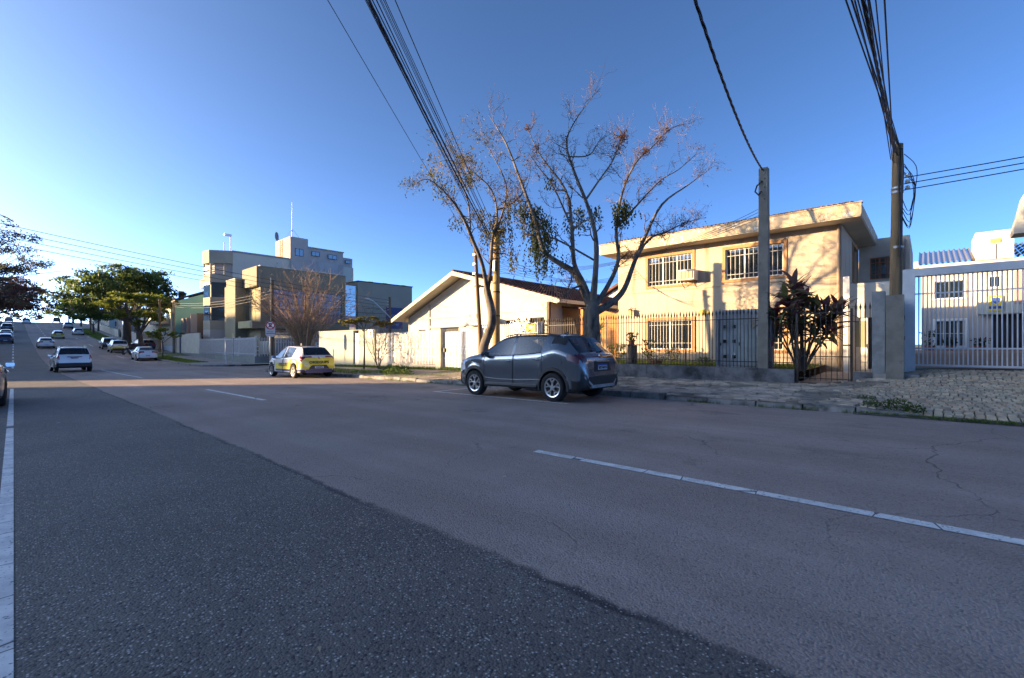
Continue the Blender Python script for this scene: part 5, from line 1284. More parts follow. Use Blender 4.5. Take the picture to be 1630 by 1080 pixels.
part('rear_livery', MB().add([(-.66,-2.027,.40),(.66,-2.027,.40),(.74,-2.0,.62),(.74,-1.99,.80),(.60,-1.992,.925),(-.60,-1.992,.925),(-.74,-1.99,.80),(-.74,-2.0,.62),(-.60,-2.033,.56),(.60,-2.033,.56),(.6,-2.02,.76),(-.6,-2.02,.76)],
     [(0,1,9,8),(1,2,9),(2,3,10,9),(3,4,10),(4,5,11,10),(5,6,11),(6,7,8,11),(7,0,8),(8,9,10,11)]), yel, Hc, local=True, smooth=True)
part('rear_bumper', MB().box(-.60,.60,-2.045,-1.95,.24,.395), navy, Hc, local=True)
part('diffuser', MB().prism([(-.48,.40),(.48,.40),(.34,.58),(-.34,.58)], lambda u,v,w:(u,-2.045+w,v), 0,.03), mat('bumper_grey',(.07,.07,.075),rough=.6), Hc, local=True)
lettering('ORSEGUPS', .165, ink, Hc, (0,-2.034,.70), (R(90),0,0), bold=.005, scale=(1.15,1,1))
for s in (-1,1): lettering('ORSEGUPS', .2, ink, Hc, (s*.878,-.15,.60), (R(90),0,R(-90) if s < 0 else R(90)), bold=.004)
part('badge', MB().prism([(.05*math.cos(a*math.pi/8),.05*math.sin(a*math.pi/8)) for a in range(16)], lambda u,v,w:(u,-1.985+w,.90+v), -.02,.01), chrome, Hc, local=True)

# --- traffic and parked cars up the street
def up(y): return math.atan2(zr(y+1.5)-zr(y-1.5), 3)
D_ = car('white_suv', 'white SUV driving away in the left lane before the intersection', 'suv', 2.62, 43.2, zr(43.2), .03, wht, rim_style='s', cladding=True, plate='ABW5E21', pitch=up(43.2))
for s in (-1,1): part('roof_rail', MB().tube([(s*.62,-1.5,1.63),(s*.64,-1.4,1.70),(s*.64,.1,1.70),(s*.62,.25,1.64)],.022,6), galv, D_, local=True)
part('tailgate_trim', MB().box(-.35,.35,-2.165,-2.12,.985,1.03), black_plastic, D_, local=True)
silver = paint('silver',(.45,.46,.48),.5); dark = paint('dark',(.02,.022,.028),.2); navyc = paint('blue_black',(.02,.03,.07),.3); black = paint('black',(.012,.012,.014),.1)
car('white_sedan', 'white sedan driving away up the hill in the left lane', 'sedan', 3.05, 92, zr(92), 0, wht, 's', pitch=up(92))
y_ = car('yellow_hatchback', 'yellow and white hatchback driving uphill in the right lane', 'hatch', 5.7, 122.5, zr(122.5), 0, wht, 's', pitch=up(122.5)); two_tone(y_,'hatch',.40,.84)
part('rear_livery', MB().box(-.72,.72,-2.04,-1.99,.42,.80), yel, y_, local=True)
car('white_hatchback', 'white car near the crest in the left lane', 'hatch', 2.4, 187, zr(187), 0, silver, 's', pitch=up(187))
car('white_sedan', 'white sedan parked on the right just beyond the intersection', 'sedan', 9.35, 61.6, zr(61.6), 0, wht, 's', plate='SEV7C68', pitch=up(61.6))
q = car('patrol_suv', 'white and yellow patrol SUV parked behind the motorcycle', 'suv', 9.4, 80, zr(80), 0, wht, 's', pitch=up(80)); two_tone(q,'suv',.5,.86); part('rear_livery', MB().box(-.74,.74,-2.185,-2.1,.62,.85), yel, q, local=True)
car('dark_suv', 'dark SUV parked ahead of the yellow patrol SUV', 'suv', 9.35, 88.5, zr(88.5), 0, dark, 's', pitch=up(88.5))
car('dark_blue_hatchback', 'dark blue hatchback parked on the pavement by the brown gate', 'hatch', 12.7, 84.5, zr(84.5)+.13, .25, navyc, 's', pitch=up(84.5))
car('white_hatchback', 'white hatchback parked beside the small green street tree', 'hatch', 9.4, 136, zr(136), 0, wht, 's', pitch=up(136))
car('white_suv', 'white SUV parked higher up on the right side', 'suv', 9.4, 163, zr(163), 0, wht, 's', pitch=up(163))
car('dark_suv', 'dark SUV parked at the crest on the right', 'suv', 9.2, 205, zr(205), 0, dark, 's', pitch=up(205))
car('black_hatchback', 'black hatchback parked in the lower left parking lane', 'hatch', -.85, 106, zr(106), 0, navyc, 's', pitch=up(106))
car('silver_sedan', 'silver sedan parked on the left above the black hatchback', 'sedan', -.95, 125, zr(125), 0, silver, 's', pitch=up(125))
car('grey_suv', 'dark grey SUV parked on the left above the silver sedan', 'suv', -.95, 149, zr(149), 0, dark, 's', pitch=up(149))
car('dark_sedan', 'dark sedan parked on the left near the crest', 'sedan', -.9, 196, zr(196), 0, black, 's', pitch=up(196))
car('silver_hatchback', 'silver hatchback edge with a dark mirror at the left border', 'hatch', -.985, 17.4, zr(17.4), 0, paint('pewter',(.20,.21,.22),.5), 's', pitch=-.0138)

# --- motorcycle
MC = thing('motorcycle', 'dark motorcycle parked behind the white sedan near the patrol SUV', 'motorcycle', (9.5,73.5,zr(73.5)), rz=.4)
ax = lambda yc: (lambda a,b,c:(c,yc+a,.3+b))
for yc in (-.65,.65):
    w_ = part('wheel', MB().lathe([(.2,.05),(.29,.06),(.31,.0),(.29,-.06),(.2,-.05)], ax(yc), 18), tyre_m, MC, local=True)
    part('rim', MB().lathe([(.01,.03),(.2,.045),(.2,-.045),(.01,-.03)], ax(yc), 14), rim_dark, w_, local=True)
part('frame', MB().tube([(0,-.65,.3),(0,-.2,.45),(0,.35,.75),(0,.65,.3)],[.05,.09,.08,.04],6), black_plastic, MC, local=True)
part('engine', MB().box(-.14,.14,-.15,.22,.22,.55), galv, MC, local=True)
part('tank', MB().lathe([(.02,-.22),(.13,-.15),(.15,.05),(.08,.22)], lambda a,b,c:(a,.15+c,.82+b*.8), 12), paint('black',(.012,.012,.014)), MC, local=True, smooth=True)
part('seat', MB().box(-.12,.12,-.7,-.05,.72,.84), seat_m, MC, local=True)
part('handlebar', MB().tube([(-.36,.35,1.05),(-.15,.45,1.0),(.15,.45,1.0),(.36,.35,1.05)],.018,6), dark_metal, MC, local=True)
part('cargo_box', MB().box(-.2,.2,-1.05,-.65,.84,1.2), black_plastic, MC, local=True)
part('taillight', MB().box(-.08,.08,-.82,-.76,.62,.70), red_lamp, MC, local=True)
# ------------------------------------------------------------------ trees
VR = Vector((.6743,-.7385,0)); VF = Vector((.7385,.6743,0))
bark_grey = mat('grey_bark', (.165,.14,.112), (.105,.09,.074), scale=6, rough=.95, bump=.6, bscale=25, c3=(.05,.043,.037), scale3=3.0, lo3=.5, hi3=.62, stretch=(1,1,.35))
bark_dark = mat('dark_bark', (.075,.06,.05), (.12,.10,.08), scale=5, rough=.95, bump=.6, bscale=25, stretch=(1,1,.35))
twig_red = mat('reddish_twigs', (.17,.12,.09), (.115,.08,.06), scale=3, rough=.95)
def smooth_path(pts, n=5):
    out = []
    for i in range(len(pts)-1):
        p0 = pts[max(i-1,0)]; p1 = pts[i]; p2 = pts[i+1]; p3 = pts[min(i+2,len(pts)-1)]
        for k in range(n):
            t = k/n; out.append(.5*((2*p1)+(p2-p0)*t+(2*p0-5*p1+4*p2-p3)*t*t+(3*p1-p0-3*p2+p3)*t**3))
    out.append(pts[-1]); return out
def twigs(mb, p, d, L, r, lev, rg, ends, curl=.35, up=.25):
    n = 4; pts = [p]; dd = d.normalized()
    for i in range(n):
        dd = (dd+Vector((rg.gauss(0,1),rg.gauss(0,1),rg.gauss(0,1)+up))*curl*.5).normalized(); pts.append(pts[-1]+dd*L/n)
    mb.tube(pts, [lerp(r,max(.003,r*.35),i/n) for i in range(n+1)], 5 if r > .03 else (4 if r > .012 else 3), cap=False)
    if lev <= 0: ends.append(pts[-1]); return
    for k in range(rg.randint(3,5) if lev > 1 else rg.randint(2,4)):
        i = rg.randint(1,n); q = pts[i]
        nd = (dd+Vector((rg.gauss(0,1),rg.gauss(0,1),rg.gauss(0,1)+up*1.5))*.75).normalized()
        twigs(mb, q, nd, L*rg.uniform(.45,.75), r*.55, lev-1, rg, ends, curl, up)
def limb_tree(name, label, base, px0, dscale, limbs, seed, bark, twm, spread=1.0, lev=2, tw_len=.9, density=1.0):
    """limbs: lists of (pixel offset right, pixel offset up, radius) in the tree's own plane; depth is wandered at random"""
    rg = random.Random(seed); o = thing(name, label, 'tree', base); B = Vector(base)
    tb = MB(); tw = MB(); ends = []; seen = []
    for li,lb in enumerate(limbs):
        pts = []; dep = 0; dd = rg.uniform(-.30,.30)*spread
        for i,(u,v,r) in enumerate(lb):
            if not i and seen:
                q0 = B+VR*(u*dscale)+Vector((0,0,v*dscale))
                q1 = min(seen, key=lambda w: ((w-q0).dot(VR))**2+(w.z-q0.z)**2+.05*((w-q0).dot(VF))**2); dep = (q1-B).dot(VF); pts.append(q1); continue
            if i: dep += (dd+rg.gauss(0,.12))*math.hypot(u-lb[i-1][0],v-lb[i-1][1])*dscale
            k_ = 1+dep/(dscale*724); lat = B.dot(VR)+u*dscale; q_ = VR*(lat*k_)+VF*(B.dot(VF)+dep); pts.append(Vector((q_.x,q_.y,1.25+(B.z+v*dscale-1.25)*k_)))
        sp = smooth_path(pts,4); rs = []; seen += sp
        for i in range(len(lb)-1): rs += [lerp(lb[i][2],lb[i+1][2],k/4)*(.72 if li else .92) for k in range(4)]
        rs.append(lb[-1][2]); tb.tube(sp, rs, 10 if rs[0] > .12 else 7, cap=False)
        for i in range(3,len(sp)):
            if rs[i] > .075 or rg.random() > .8*density: continue
            for _ in range(1 if rs[i] > .04 else 2):
                d = (sp[i]-sp[i-1]).normalized(); nd = (d*.6+Vector((rg.gauss(0,1),rg.gauss(0,1),rg.gauss(0,1)+.3))*.6).normalized()
                twigs(tw, sp[i], nd, tw_len*rg.uniform(.5,1.25), max(.006,rs[i]*.42), lev, rg, ends, curl=.55)
    part('trunk', tb, bark, o, smooth=True, angle=60); part('twigs', tw, twm, o)
    return o, ends, tb
def Zp(pts, zx0, zy0, s=2.571): return [((x-zx0)/s, (zy0-y)/s, r) for x,y,r in pts]
D1 = 15.1/724
T1L = [[(775,1310,.42),(775,1180,.31),(772,1060,.28),(772,990,.25),(772,935,.10)],
 [(772,1000,.20),(745,920,.17),(700,830,.15),(640,790,.12),(575,735,.10),(540,610,.085),(480,440,.06),(420,280,.04),(350,160,.012)],
 [(765,985,.17),(740,880,.12),(700,790,.10),(690,640,.08),(665,480,.055),(560,330,.03),(508,215,.01)],
 [(780,985,.19),(785,860,.13),(790,700,.10),(760,560,.08),(700,400,.055),(668,280,.04),(700,190,.025),(772,85,.008)],
 [(785,990,.16),(830,900,.11),(880,780,.09),(872,640,.075),(900,480,.055),(955,360,.04),(1030,285,.03),(1100,215,.02),(1182,193,.008)],
 [(785,1010,.20),(850,960,.15),(905,900,.12),(945,790,.10),(990,680,.08),(1060,540,.055),(1170,455,.03),(1275,375,.008)],
 [(945,790,.07),(1005,690,.05),(1080,655,.035),(1150,620,.02),(1215,600,.008)],
 [(874,640,.05),(960,540,.045),(1050,440,.03),(1130,390,.02),(1200,325,.008)],
 [(690,640,.05),(640,520,.04),(600,440,.03),(560,390,.02),(520,330,.008)],
 [(760,560,.05),(800,440,.04),(860,350,.03),(900,250,.012)],
 [(742,880,.06),(690,900,.05),(660,930,.035),(690,850,.02),(665,800,.01)],
 [(760,780,.05),(650,700,.04),(560,660,.03),(480,600,.02),(430,540,.008)],
 [(700,400,.03),(760,330,.025),(800,270,.008)]]
tree1, ends1, tb1 = limb_tree('bare_tree', 'large bare tree with spreading grey limbs behind the grey crossover', (13.0,8.24,zs(13,8.24)-.05), 0, D1, [[(u,v*.965,r) for u,v,r in Zp(l,775,1293)] for l in T1L], 11, bark_grey, twig_red, lev=2, tw_len=.6, density=.8)
D2 = 18.0/724
T2L = [[(385,1305,.27),(390,1160,.20),(425,1040,.18),(405,915,.16),(403,860,.06)],
 [(408,930,.13),(385,800,.11),(345,690,.10),(310,600,.08),(255,510,.05),(170,430,.02),(110,450,.006)],
 [(405,910,.12),(420,800,.10),(425,690,.08),(445,590,.06),(420,470,.045),(330,380,.02),(255,290,.006)],
 [(425,700,.06),(470,560,.05),(480,450,.04),(430,330,.02),(380,240,.006)],
 [(345,690,.05),(330,540,.04),(300,440,.03),(270,350,.015),(180,360,.005)],
 [(445,590,.05),(520,520,.04),(570,440,.02),(580,350,.006)]]
tree2, ends2, tb2 = limb_tree('leafy_bare_tree', 'slim grey tree with drooping leafy twigs beside the cable pole', (12.5,12.65,zs(12.5,12.6)-.05), 0, D2, [[(u,v*.93,r) for u,v,r in Zp(l,410,1288)] for l in T2L], 5, bark_grey, twig_red, lev=2, tw_len=.6, density=.8)
# epiphyte balls and dry leaf tufts on the bare tree
rg = random.Random(3); eb = MB()
def scr(tree_base, zx, zy, zx0, zy0, ds, dep=0.0): return Vector(tree_base)+VR*((zx-zx0)/2.571*ds)+Vector((0,0,(zy0-zy)/2.571*ds))+VF*dep
b1 = (13.0,8.24,zs(13,8.24)-.05); b2 = (12.5,12.65,zs(12.5,12.6)-.05)
def near(ends, p): return min(ends, key=lambda e: (e-p).length)
verts1 = [Vector(v) for v in tb1.v[::5]]
for zx,zy,n,s in ((1095,220,70,.16),(955,262,60,.15),(940,310,70,.17),(860,400,90,.2),(910,370,50,.14),(985,380,40,.12),(1020,300,40,.12),(665,290,25,.1),(750,330,30,.12),(735,150,25,.09),(705,195,25,.09),(1140,205,30,.1),(1160,605,80,.2),(1100,650,60,.18),(1190,600,40,.15),(985,660,40,.14),(570,440,30,.12),(515,240,25,.1),(620,320,20,.1)):
    c = near(verts1, scr(b1,zx,zy,775,1293,D1))
    for _ in range(int(n*1.6)): leaf_quad(eb, c+Vector((rg.gauss(0,s*.6),rg.gauss(0,s*.6),rg.gauss(0,s*.6))), rg.uniform(.05,.11), 0, .35)
for e in rg.sample(ends1, min(500,len(ends1))):
    for _ in range(3): leaf_quad(eb, e+Vector((rg.gauss(0,.05),rg.gauss(0,.05),rg.gauss(0,.05))), rg.uniform(.03,.07), 0, .5)
part('epiphytes', eb, leaf_mat('dry_brown_tufts', (.16,.075,.03), (.09,.045,.022), (.20,.11,.03), scale=6), tree1)
def strands(mb, c, n, drop, spread, rg, s=.10):
    for _ in range(n):
        p = Vector(c)+Vector((rg.gauss(0,spread),rg.gauss(0,spread),rg.gauss(0,spread*.5))); L = drop*rg.uniform(.4,1.1); k = int(L/.055)
        for i in range(k):
            q = p-Vector((0,0,L*i/k))+Vector((rg.gauss(0,.035),rg.gauss(0,.035),0)); d = Vector((rg.gauss(0,.6),rg.gauss(0,.6),-1)).normalized()*s*rg.uniform(.7,1.3); e = d.orthogonal().normalized(); e.rotate(Matrix.Rotation(rg.uniform(0,6.28),3,d.normalized())); e *= s*.28
            mb.add([q,q+d*.5+e,q+d,q+d*.5-e],[(0,1,2,3)])
st = MB()
for zx,zy,n,dr in ((545,580,16,1.9),(585,640,14,1.8),(500,560,12,1.2),(910,550,16,.8),(890,580,10,.7),(930,570,8,.7),(720,570,10,.7),(790,590,8,.6),(600,470,10,.4),(640,790,4,.6),(560,700,12,1.4),(690,640,8,.5)):
    strands(st, scr(b1,zx,zy,775,1293,D1,rg.uniform(-.4,.4)), n*2, dr, .16, rg)
part('hanging_leaves', st, leafd, tree1)
st = MB()
for e in rg.sample(ends2, int(len(ends2)*.75)):
    for _ in range(rg.randint(1,4)): leaf_quad(st, e+Vector((rg.gauss(0,.10),rg.gauss(0,.10),rg.gauss(-.05,.10))), rg.uniform(.07,.13), -.6, .32)
for zx,zy,n,dr in ((440,640,14,.9),(470,700,10,1.0),(400,680,8,.8),(490,560,12,1.3),(300,640,8,.6),(510,760,8,1.2),(230,520,10,.5),(180,440,10,.5),(340,470,12,.6),(380,600,8,.8)):
    strands(st, scr(b2,zx,zy,410,1288,D2,rg.uniform(-.5,.5)), n*2, dr, .2, rg)
part('hanging_leaves', st, leaf_mat('olive_brown_leaves',(.045,.06,.02),(.10,.085,.03),(.20,.13,.03),scale=2.5), tree2)
st = MB()
for zx,zy,n,s in ((320,405,160,.28),(300,460,160,.35),(210,420,120,.3),(360,470,90,.3),(250,470,90,.3)):
    c = scr(b2,zx,zy,410,1288,D2)
    for _ in range(n): leaf_quad(st, c+Vector((rg.gauss(0,s),rg.gauss(0,s),rg.gauss(0,s*.8))), rg.uniform(.07,.14), -.4, .4)
part('yellow_leaves', st, leaf_mat('golden_leaves',(.22,.15,.03),(.12,.09,.03),(.30,.22,.03),scale=3), tree2)

# multi-stemmed bare bush by the corner
def fan_bush(name, label, base, n, h, spread, seed, bark, lev=2):
    rg = random.Random(seed); o = thing(name, label, 'tree', base); B = Vector(base); tb = MB(); tw = MB(); ends = []
    for i in range(n):
        a = i*2.4+rg.uniform(-.4,.4); rr = spread*math.sqrt((i+.5)/n); top = B+Vector((math.cos(a)*rr,math.sin(a)*rr,h*rg.uniform(.72,1.0)*(1-.25*(rr/spread)**2)))
        mid = B.lerp(top,.45)+Vector((0,0,h*.06))-Vector((math.cos(a),math.sin(a),0))*rr*.12
        pts = smooth_path([B+Vector((math.cos(a)*.25,math.sin(a)*.25,0)),mid,top],7)
        r0 = rg.uniform(.06,.10); tb.tube(pts,[lerp(r0,.014,k/(len(pts)-1)) for k in range(len(pts))],6,cap=False)
        for k in range(4,len(pts)):
            for _ in range(2):
                d = (pts[k]-pts[k-1]).normalized(); nd = (d+Vector((rg.gauss(0,1),rg.gauss(0,1),rg.gauss(0,1)))*.45).normalized()
                twigs(tw,pts[k],nd,h*.16*rg.uniform(.6,1.3),.016,lev-1,rg,ends,.25,.35)
    part('stems', tb, bark, o, smooth=True); part('twigs', tw, mat('tan_twigs',(.42,.28,.16),(.28,.18,.11),scale=2,rough=.95), o); return o,ends
bush, be = fan_bush('bare_bush', 'broad multi-stemmed bare bush before the olive office building', (18.7,43.9,zr(44)+.1), 40, 8.4, 4.8, 21, mat('tan_bark',(.48,.33,.20),(.33,.22,.135),scale=3,rough=.95))
lm = MB(); rg = random.Random(8)
for e in be:
    if rg.random() < .35: leaf_quad(lm, e, rg.uniform(.12,.22), 0, .5)
part('dry_leaves', lm, leaf_mat('dry_bush_leaves',(.20,.13,.06),(.14,.12,.04),scale=1.5), bush)

# leafy trees
def leafy_tree(name, label, base, h, trunk_r, clumps, lm_, bark, n, s, seed, fork=.4, asp=.55):
    """clumps: (dx,dy,z,rx,rz) relative to the base"""
    rg = random.Random(seed); o = thing(name, label, 'tree', base); B = Vector(base); tb = MB()
    fz = h*fork; tb.tube([B+Vector((0,0,-.2)),B+Vector((.05,.05,fz*.5)),B+Vector((0,0,fz))],[trunk_r*1.2,trunk_r,trunk_r*.8],9,cap=False)
    tot = sum(c[3]**2*c[4] for c in clumps); cr = MB()
    for dx,dy,z,rx,rz in clumps:
        c = B+Vector((dx,dy,z)); m_ = B+Vector((dx*.45,dy*.45,lerp(fz,z,.55)))
        tb.tube(smooth_path([B+Vector((0,0,fz*.95)),m_,c],4),[lerp(trunk_r*.55,.03,k/8) for k in range(9)],6,cap=False)
        for _ in range(3):
            e = c+Vector((rg.gauss(0,rx*.5),rg.gauss(0,rx*.5),rg.gauss(0,rz*.4))); tb.tube([m_,(m_+e)/2+Vector((0,0,.2)),e],[trunk_r*.2,.03,.015],4,cap=False)
        k = int(n*rx*rx*rz/tot); sub = [(rg.gauss(0,.5),rg.gauss(0,.5),rg.gauss(0,.5)) for _ in range(max(6,k//60))]
        for _ in range(k):
            q = rg.choice(sub); p = Vector((q[0]+rg.gauss(0,.17),q[1]+rg.gauss(0,.17),q[2]+rg.gauss(0,.13)))
            if p.length > 1.25: p *= 1.25/p.length
            leaf_quad(cr, c+Vector((p.x*rx,p.y*rx,p.z*rz)), s*rg.uniform(.6,1.4), .5, asp)
    part('trunk', tb, bark, o, smooth=True); part('crown', cr, lm_, o); return o
green1 = leaf_mat('deep_green_leaves', (.08,.12,.035), (.12,.165,.045), (.18,.19,.05), scale=.5)
green2 = leaf_mat('yellow_green_leaves', (.17,.20,.03), (.12,.15,.03), (.26,.25,.04), scale=.8)
green3 = leaf_mat('fresh_green_leaves', (.06,.11,.025), (.10,.15,.03), (.14,.17,.04), scale=.7)
zb = zr(93)+.13
leafy_tree('street_tree', 'big dark green street tree with a forked trunk beyond the intersection', (12.0,93,zb), 13, .55,
  [(-5.5,3,8.0,3.2,2.2),(-3,-1,9.8,3.2,2.0),(0,2,10.8,3.0,1.8),(3,-1,10.5,3.0,1.8),(4.8,0,9.2,2.4,1.6),(-6,-2,6.0,2.2,1.4),(2.5,4,8.5,3.0,2.0),(-1.5,1,7.4,2.6,1.6)], green1, bark_dark, 15000, .42, 31, fork=.32)
zb = zr(76)+.13
leafy_tree('street_tree', 'yellow-green flat-crowned tree leaning over the parked patrol SUV', (11.9,81,zr(81)+.13), 9, .28,
  [(-3.2,0,6.6,2.0,.7),(-1,1,7.4,2.2,.7),(1.6,0,7.2,2.2,.8),(3.0,-1,6.3,1.6,.7),(-2.2,-1,4.8,1.6,.7),(1.0,-2,5.0,1.8,.8),(-.6,1,3.8,1.2,.6)], green2, bark_dark, 8000, .30, 32, fork=.28)
leafy_tree('young_tree', 'young thin tree on the grass strip behind the parked white sedan', (11.3,63.5,zr(63)+.12), 3.4, .06,
  [(-1.0,0,2.6,.7,.35),(.3,.2,3.0,.9,.4),(1.3,-.2,2.7,.7,.4),(-.2,-.4,2.3,.6,.3)], green2, bark_dark, 1500, .19, 33, fork=.5)
leafy_tree('street_tree', 'round fresh green tree uphill beside the parked white hatchback', (12.3,141,zr(141)+.13), 6, .2,
  [(-2,0,3.6,1.9,1.1),(0,0,4.6,2.2,1.1),(2,0,3.8,1.9,1.1)], green3, bark_dark, 5000, .33, 34, fork=.3)
leafy_tree('flat_tree', 'small flat-topped tree behind the pale wall beside the bush', (13.8,24.3,zs(13.8,24.3)-.05), 3.2, .045,
  [(-.7,.3,2.72,.6,.16),(.2,-.1,2.9,.6,.14),(.9,-.5,2.66,.55,.18),(-.2,.2,2.8,.5,.15)], leaf_mat('bronze_green_leaves',(.11,.12,.025),(.16,.13,.03),scale=2), bark_dark, 2000, .13, 35, fork=.72)
leafy_tree('street_tree', 'dark leafy tree overhanging the left edge of the street', (-4.6,60,zr(60)+.13), 12, .3,
  [(4.2,0,10.6,1.9,1.4),(2,2,11.9,2.5,1.3),(5.6,1,9.2,1.7,1.2),(4.8,0,8.3,1.6,1.0),(4.0,0,7.4,2.0,1.1),(4.4,0,6.0,1.6,.9),(-2,0,9,3,2),(0,-3,8.5,2.6,1.6),(5.4,0,8.9,.8,.5)], leaf_mat('shade_leaves',(.07,.075,.05),(.10,.10,.06),(.13,.09,.10),scale=.6), bark_dark, 15000, .17, 36, fork=.35)
leafy_tree('flowering_tree', 'purple-brown tree on the left side below the dark leafy tree', (-4.2,82,zr(82)+.13), 8, .22,
  [(3.6,0,6.6,2.4,1.8),(5.4,0,5.4,1.8,1.3),(4.6,0,7.6,1.8,1.2),(0,1,6.4,2.4,1.5),(3.8,0,7.0,1.3,1.0),(1.5,-1,3.8,1.6,.8)], leaf_mat('purple_brown_leaves',(.22,.11,.09),(.17,.11,.06),(.22,.11,.22),scale=.6), bark_dark, 15000, .24, 37, fork=.35)
leafy_tree('flowering_tree', 'pink flowering tree uphill behind the round green tree', (14.0,150,zr(150)+.13), 9, .2,
  [(-3,0,5.5,2.4,1.3),(0,0,6.8,2.6,1.4),(2.6,0,5.6,2.2,1.3)], leaf_mat('pink_blossom',(.22,.09,.16),(.14,.10,.08),(.25,.12,.12),scale=.5), bark_dark, 4500, .38, 38, fork=.3)
for k,(x_,y_,h_,l_) in enumerate(((12.5,172,8,'far green tree on the right before the crest'),(12.5,198,7.5,'dark green tree at the crest on the right'),(-5,150,8,'dark tree far up the left pavement'),(13,222,8,'hazy tree just past the crest on the right'),(-5,205,8,'dark tree at the crest on the left'),(17,118,9,'dark tree behind the grey roadside wall'),(18.5,99,8,'dark green tree beside the white house up the hill'))):
    leafy_tree('hill_tree', l_, (x_,y_,zr(y_)), h_, .22, [(-1.8,0,h_*.6,2.2,1.3),(0,0,h_*.8,2.4,1.4),(1.8,0,h_*.62,2.2,1.3)], (green1,green3,green1)[k%3], bark_dark, 2600, .42, 50+k, fork=.3)
leafy_tree('hill_tree', 'wide dark tree mass behind the crest in the street axis', (2.5,262,zr(262)), 9, .3, [(-14,0,9,4,2.4),(-9,0,8,4,2),(-3,0,5,3,1.6),(9,0,6.5,4,2.4),(15,0,9.5,4,2.6),(20,0,10.5,4,3)], green1, bark_dark, 5000, .6, 71, fork=.3)

# ------------------------------------------------------------------ red-leaved plant with strap leaves
def strap_leaf(L, w, droop):
    mb = MB(); N = 6
    for i in range(N+1):
        t = i/N; x = L*t; z = -droop*t*t*L; ww = w*math.sin(math.pi*min(.98,t*.86+.10)); 
        mb.v += [(x,-ww,z+.25*ww),(x,0,z),(x,ww,z+.25*ww)]
    for i in range(N):
        a = i*3; mb.f += [(a,a+1,a+4,a+3),(a+1,a+2,a+5,a+4)]
    return mb.mesh('leaf', smooth=True)
lv = [strap_leaf(.62,.085,.35),strap_leaf(.55,.09,.65),strap_leaf(.66,.075,.15)]
lmts = [leaf_mat('cordyline_dark',(.22,.10,.12),(.15,.12,.10),scale=3), leaf_mat('cordyline_green',(.22,.27,.09),(.15,.16,.07),scale=3), leaf_mat('cordyline_red',(.20,.03,.035),(.10,.03,.04),scale=3), leaf_mat('cordyline_olive',(.34,.27,.14),(.20,.15,.10),scale=3)]
CP = thing('cordyline_plant', 'tall red and green strap-leaved plant behind the low garden wall', 'plant', (15.75,2.78,.44)); rg = random.Random(4)
CB = Vector((15.75,2.78,.44))
for i,(u,v) in enumerate(((-.55,2.05),(-.30,2.45),(.0,2.3),(.3,2.0),(.62,1.75),(.85,1.45),(-.75,1.55),(-.15,1.75),(.45,1.35),(-.6,1.1),(.1,1.3),(.75,1.05),(-.35,1.45),(.22,1.0),(-.2,1.2),(.5,1.75),(-.5,1.8),(.15,2.05),(.95,1.75))):
    tip = CB+VR*u+Vector((0,0,v+.05))+VF*rg.uniform(-.35,.35)
    part('stem', MB().tube(smooth_path([CB+VR*u*.12,CB+VR*u*.45+Vector((0,0,v*.4)),tip],4),[.03]*4+[.024]*4+[.018],6), bark_dark, CP, smooth=True)
    for k in range(20):
        a = k*2.4+rg.uniform(-.3,.3); el = rg.uniform(-.25,1.15) if k > 4 else rg.uniform(.9,1.4)
        mm = lmts[2] if rg.random() < (.35 if k < 4 else .06) else rg.choice((lmts[0],lmts[0],lmts[1],lmts[3]))
        q = inst('leaf', rg.choice(lv), CP, tip-CB+Vector((0,0,rg.uniform(-.16,.04))), (rg.uniform(-.4,.4),-el,a), m=mm); s_ = rg.uniform(.7,1.05); q.scale = (s_,s_,s_)

# ------------------------------------------------------------------ stump with potted plants
SB = thing('tree_stump', 'old tree stump used as a plant stand behind the left end of the low wall', 'stump', (15.5,8.15,.42))
part('trunk', MB().tube([(15.5,8.15,.35),(15.5,8.13,.7),(15.52,8.12,1.2)],[.27,.19,.17],10), bark_grey, SB, smooth=True)
part('slab', MB().box(15.22,15.78,7.86,8.40,1.201,1.24), old_conc, SB)
def pot(label, x, y, z, r, h, n, s, lh, mm):
    o = thing('potted_plant', label, 'plant', (x,y,z), 'garden plants')
    part('pot', MB().lathe([(r*.7,0),(r,h),(r*1.08,h),(r*1.08,h*.85),(r*.9,h*.84)], lambda a,b,c:(x+a,y+b,z+c), 14), mat('terracotta',(.32,.11,.06),(.25,.09,.05),scale=6,rough=.9), o)
    lf_ = MB(); 
    for _ in range(n):
        a = rng.uniform(0,6.28); rr = rng.random()*r*1.8; leaf_quad(lf_, (x+rr*math.cos(a),y+rr*math.sin(a),z+h+rng.random()*lh), s*rng.uniform(.6,1.3), .8, .35)
    part('foliage', lf_, mm, o)
pot('leafy potted plant standing on the old stump', 15.5,8.13,1.24,.13,.15,120,.12,.28,green3)
pot('bowl planter on the lawn behind the iron fence', 15.9,7.35,.45,.22,.2,60,.1,.2,weed_m)
def shrub(label, x, y, z, r, h, n, s, mm):
    o = thing('garden_shrub', label, 'plant', (x,y,z), 'garden plants'); lf_ = MB(); tb = MB()
    for k in range(5):
        a = k*1.26; tb.tube([(x,y,z),(x+r*.5*math.cos(a),y+r*.5*math.sin(a),z+h*.8)],[.015,.006],4)
    part('stem', tb, bark_dark, o)
    for _ in range(n):
        a = rng.uniform(0,6.28); rr = r*math.sqrt(rng.random()); leaf_quad(lf_, (x+rr*math.cos(a),y+rr*math.sin(a),z+h*(.25+.75*rng.random())), s*rng.uniform(.6,1.3), .6, .5)
    part('foliage', lf_, mm, o)
shrub('pale variegated shrub under the lower left window', 18.6,7.9,.45,.35,.65,180,.10,leaf_mat('variegated',(.32,.30,.16),(.12,.16,.05),scale=6))
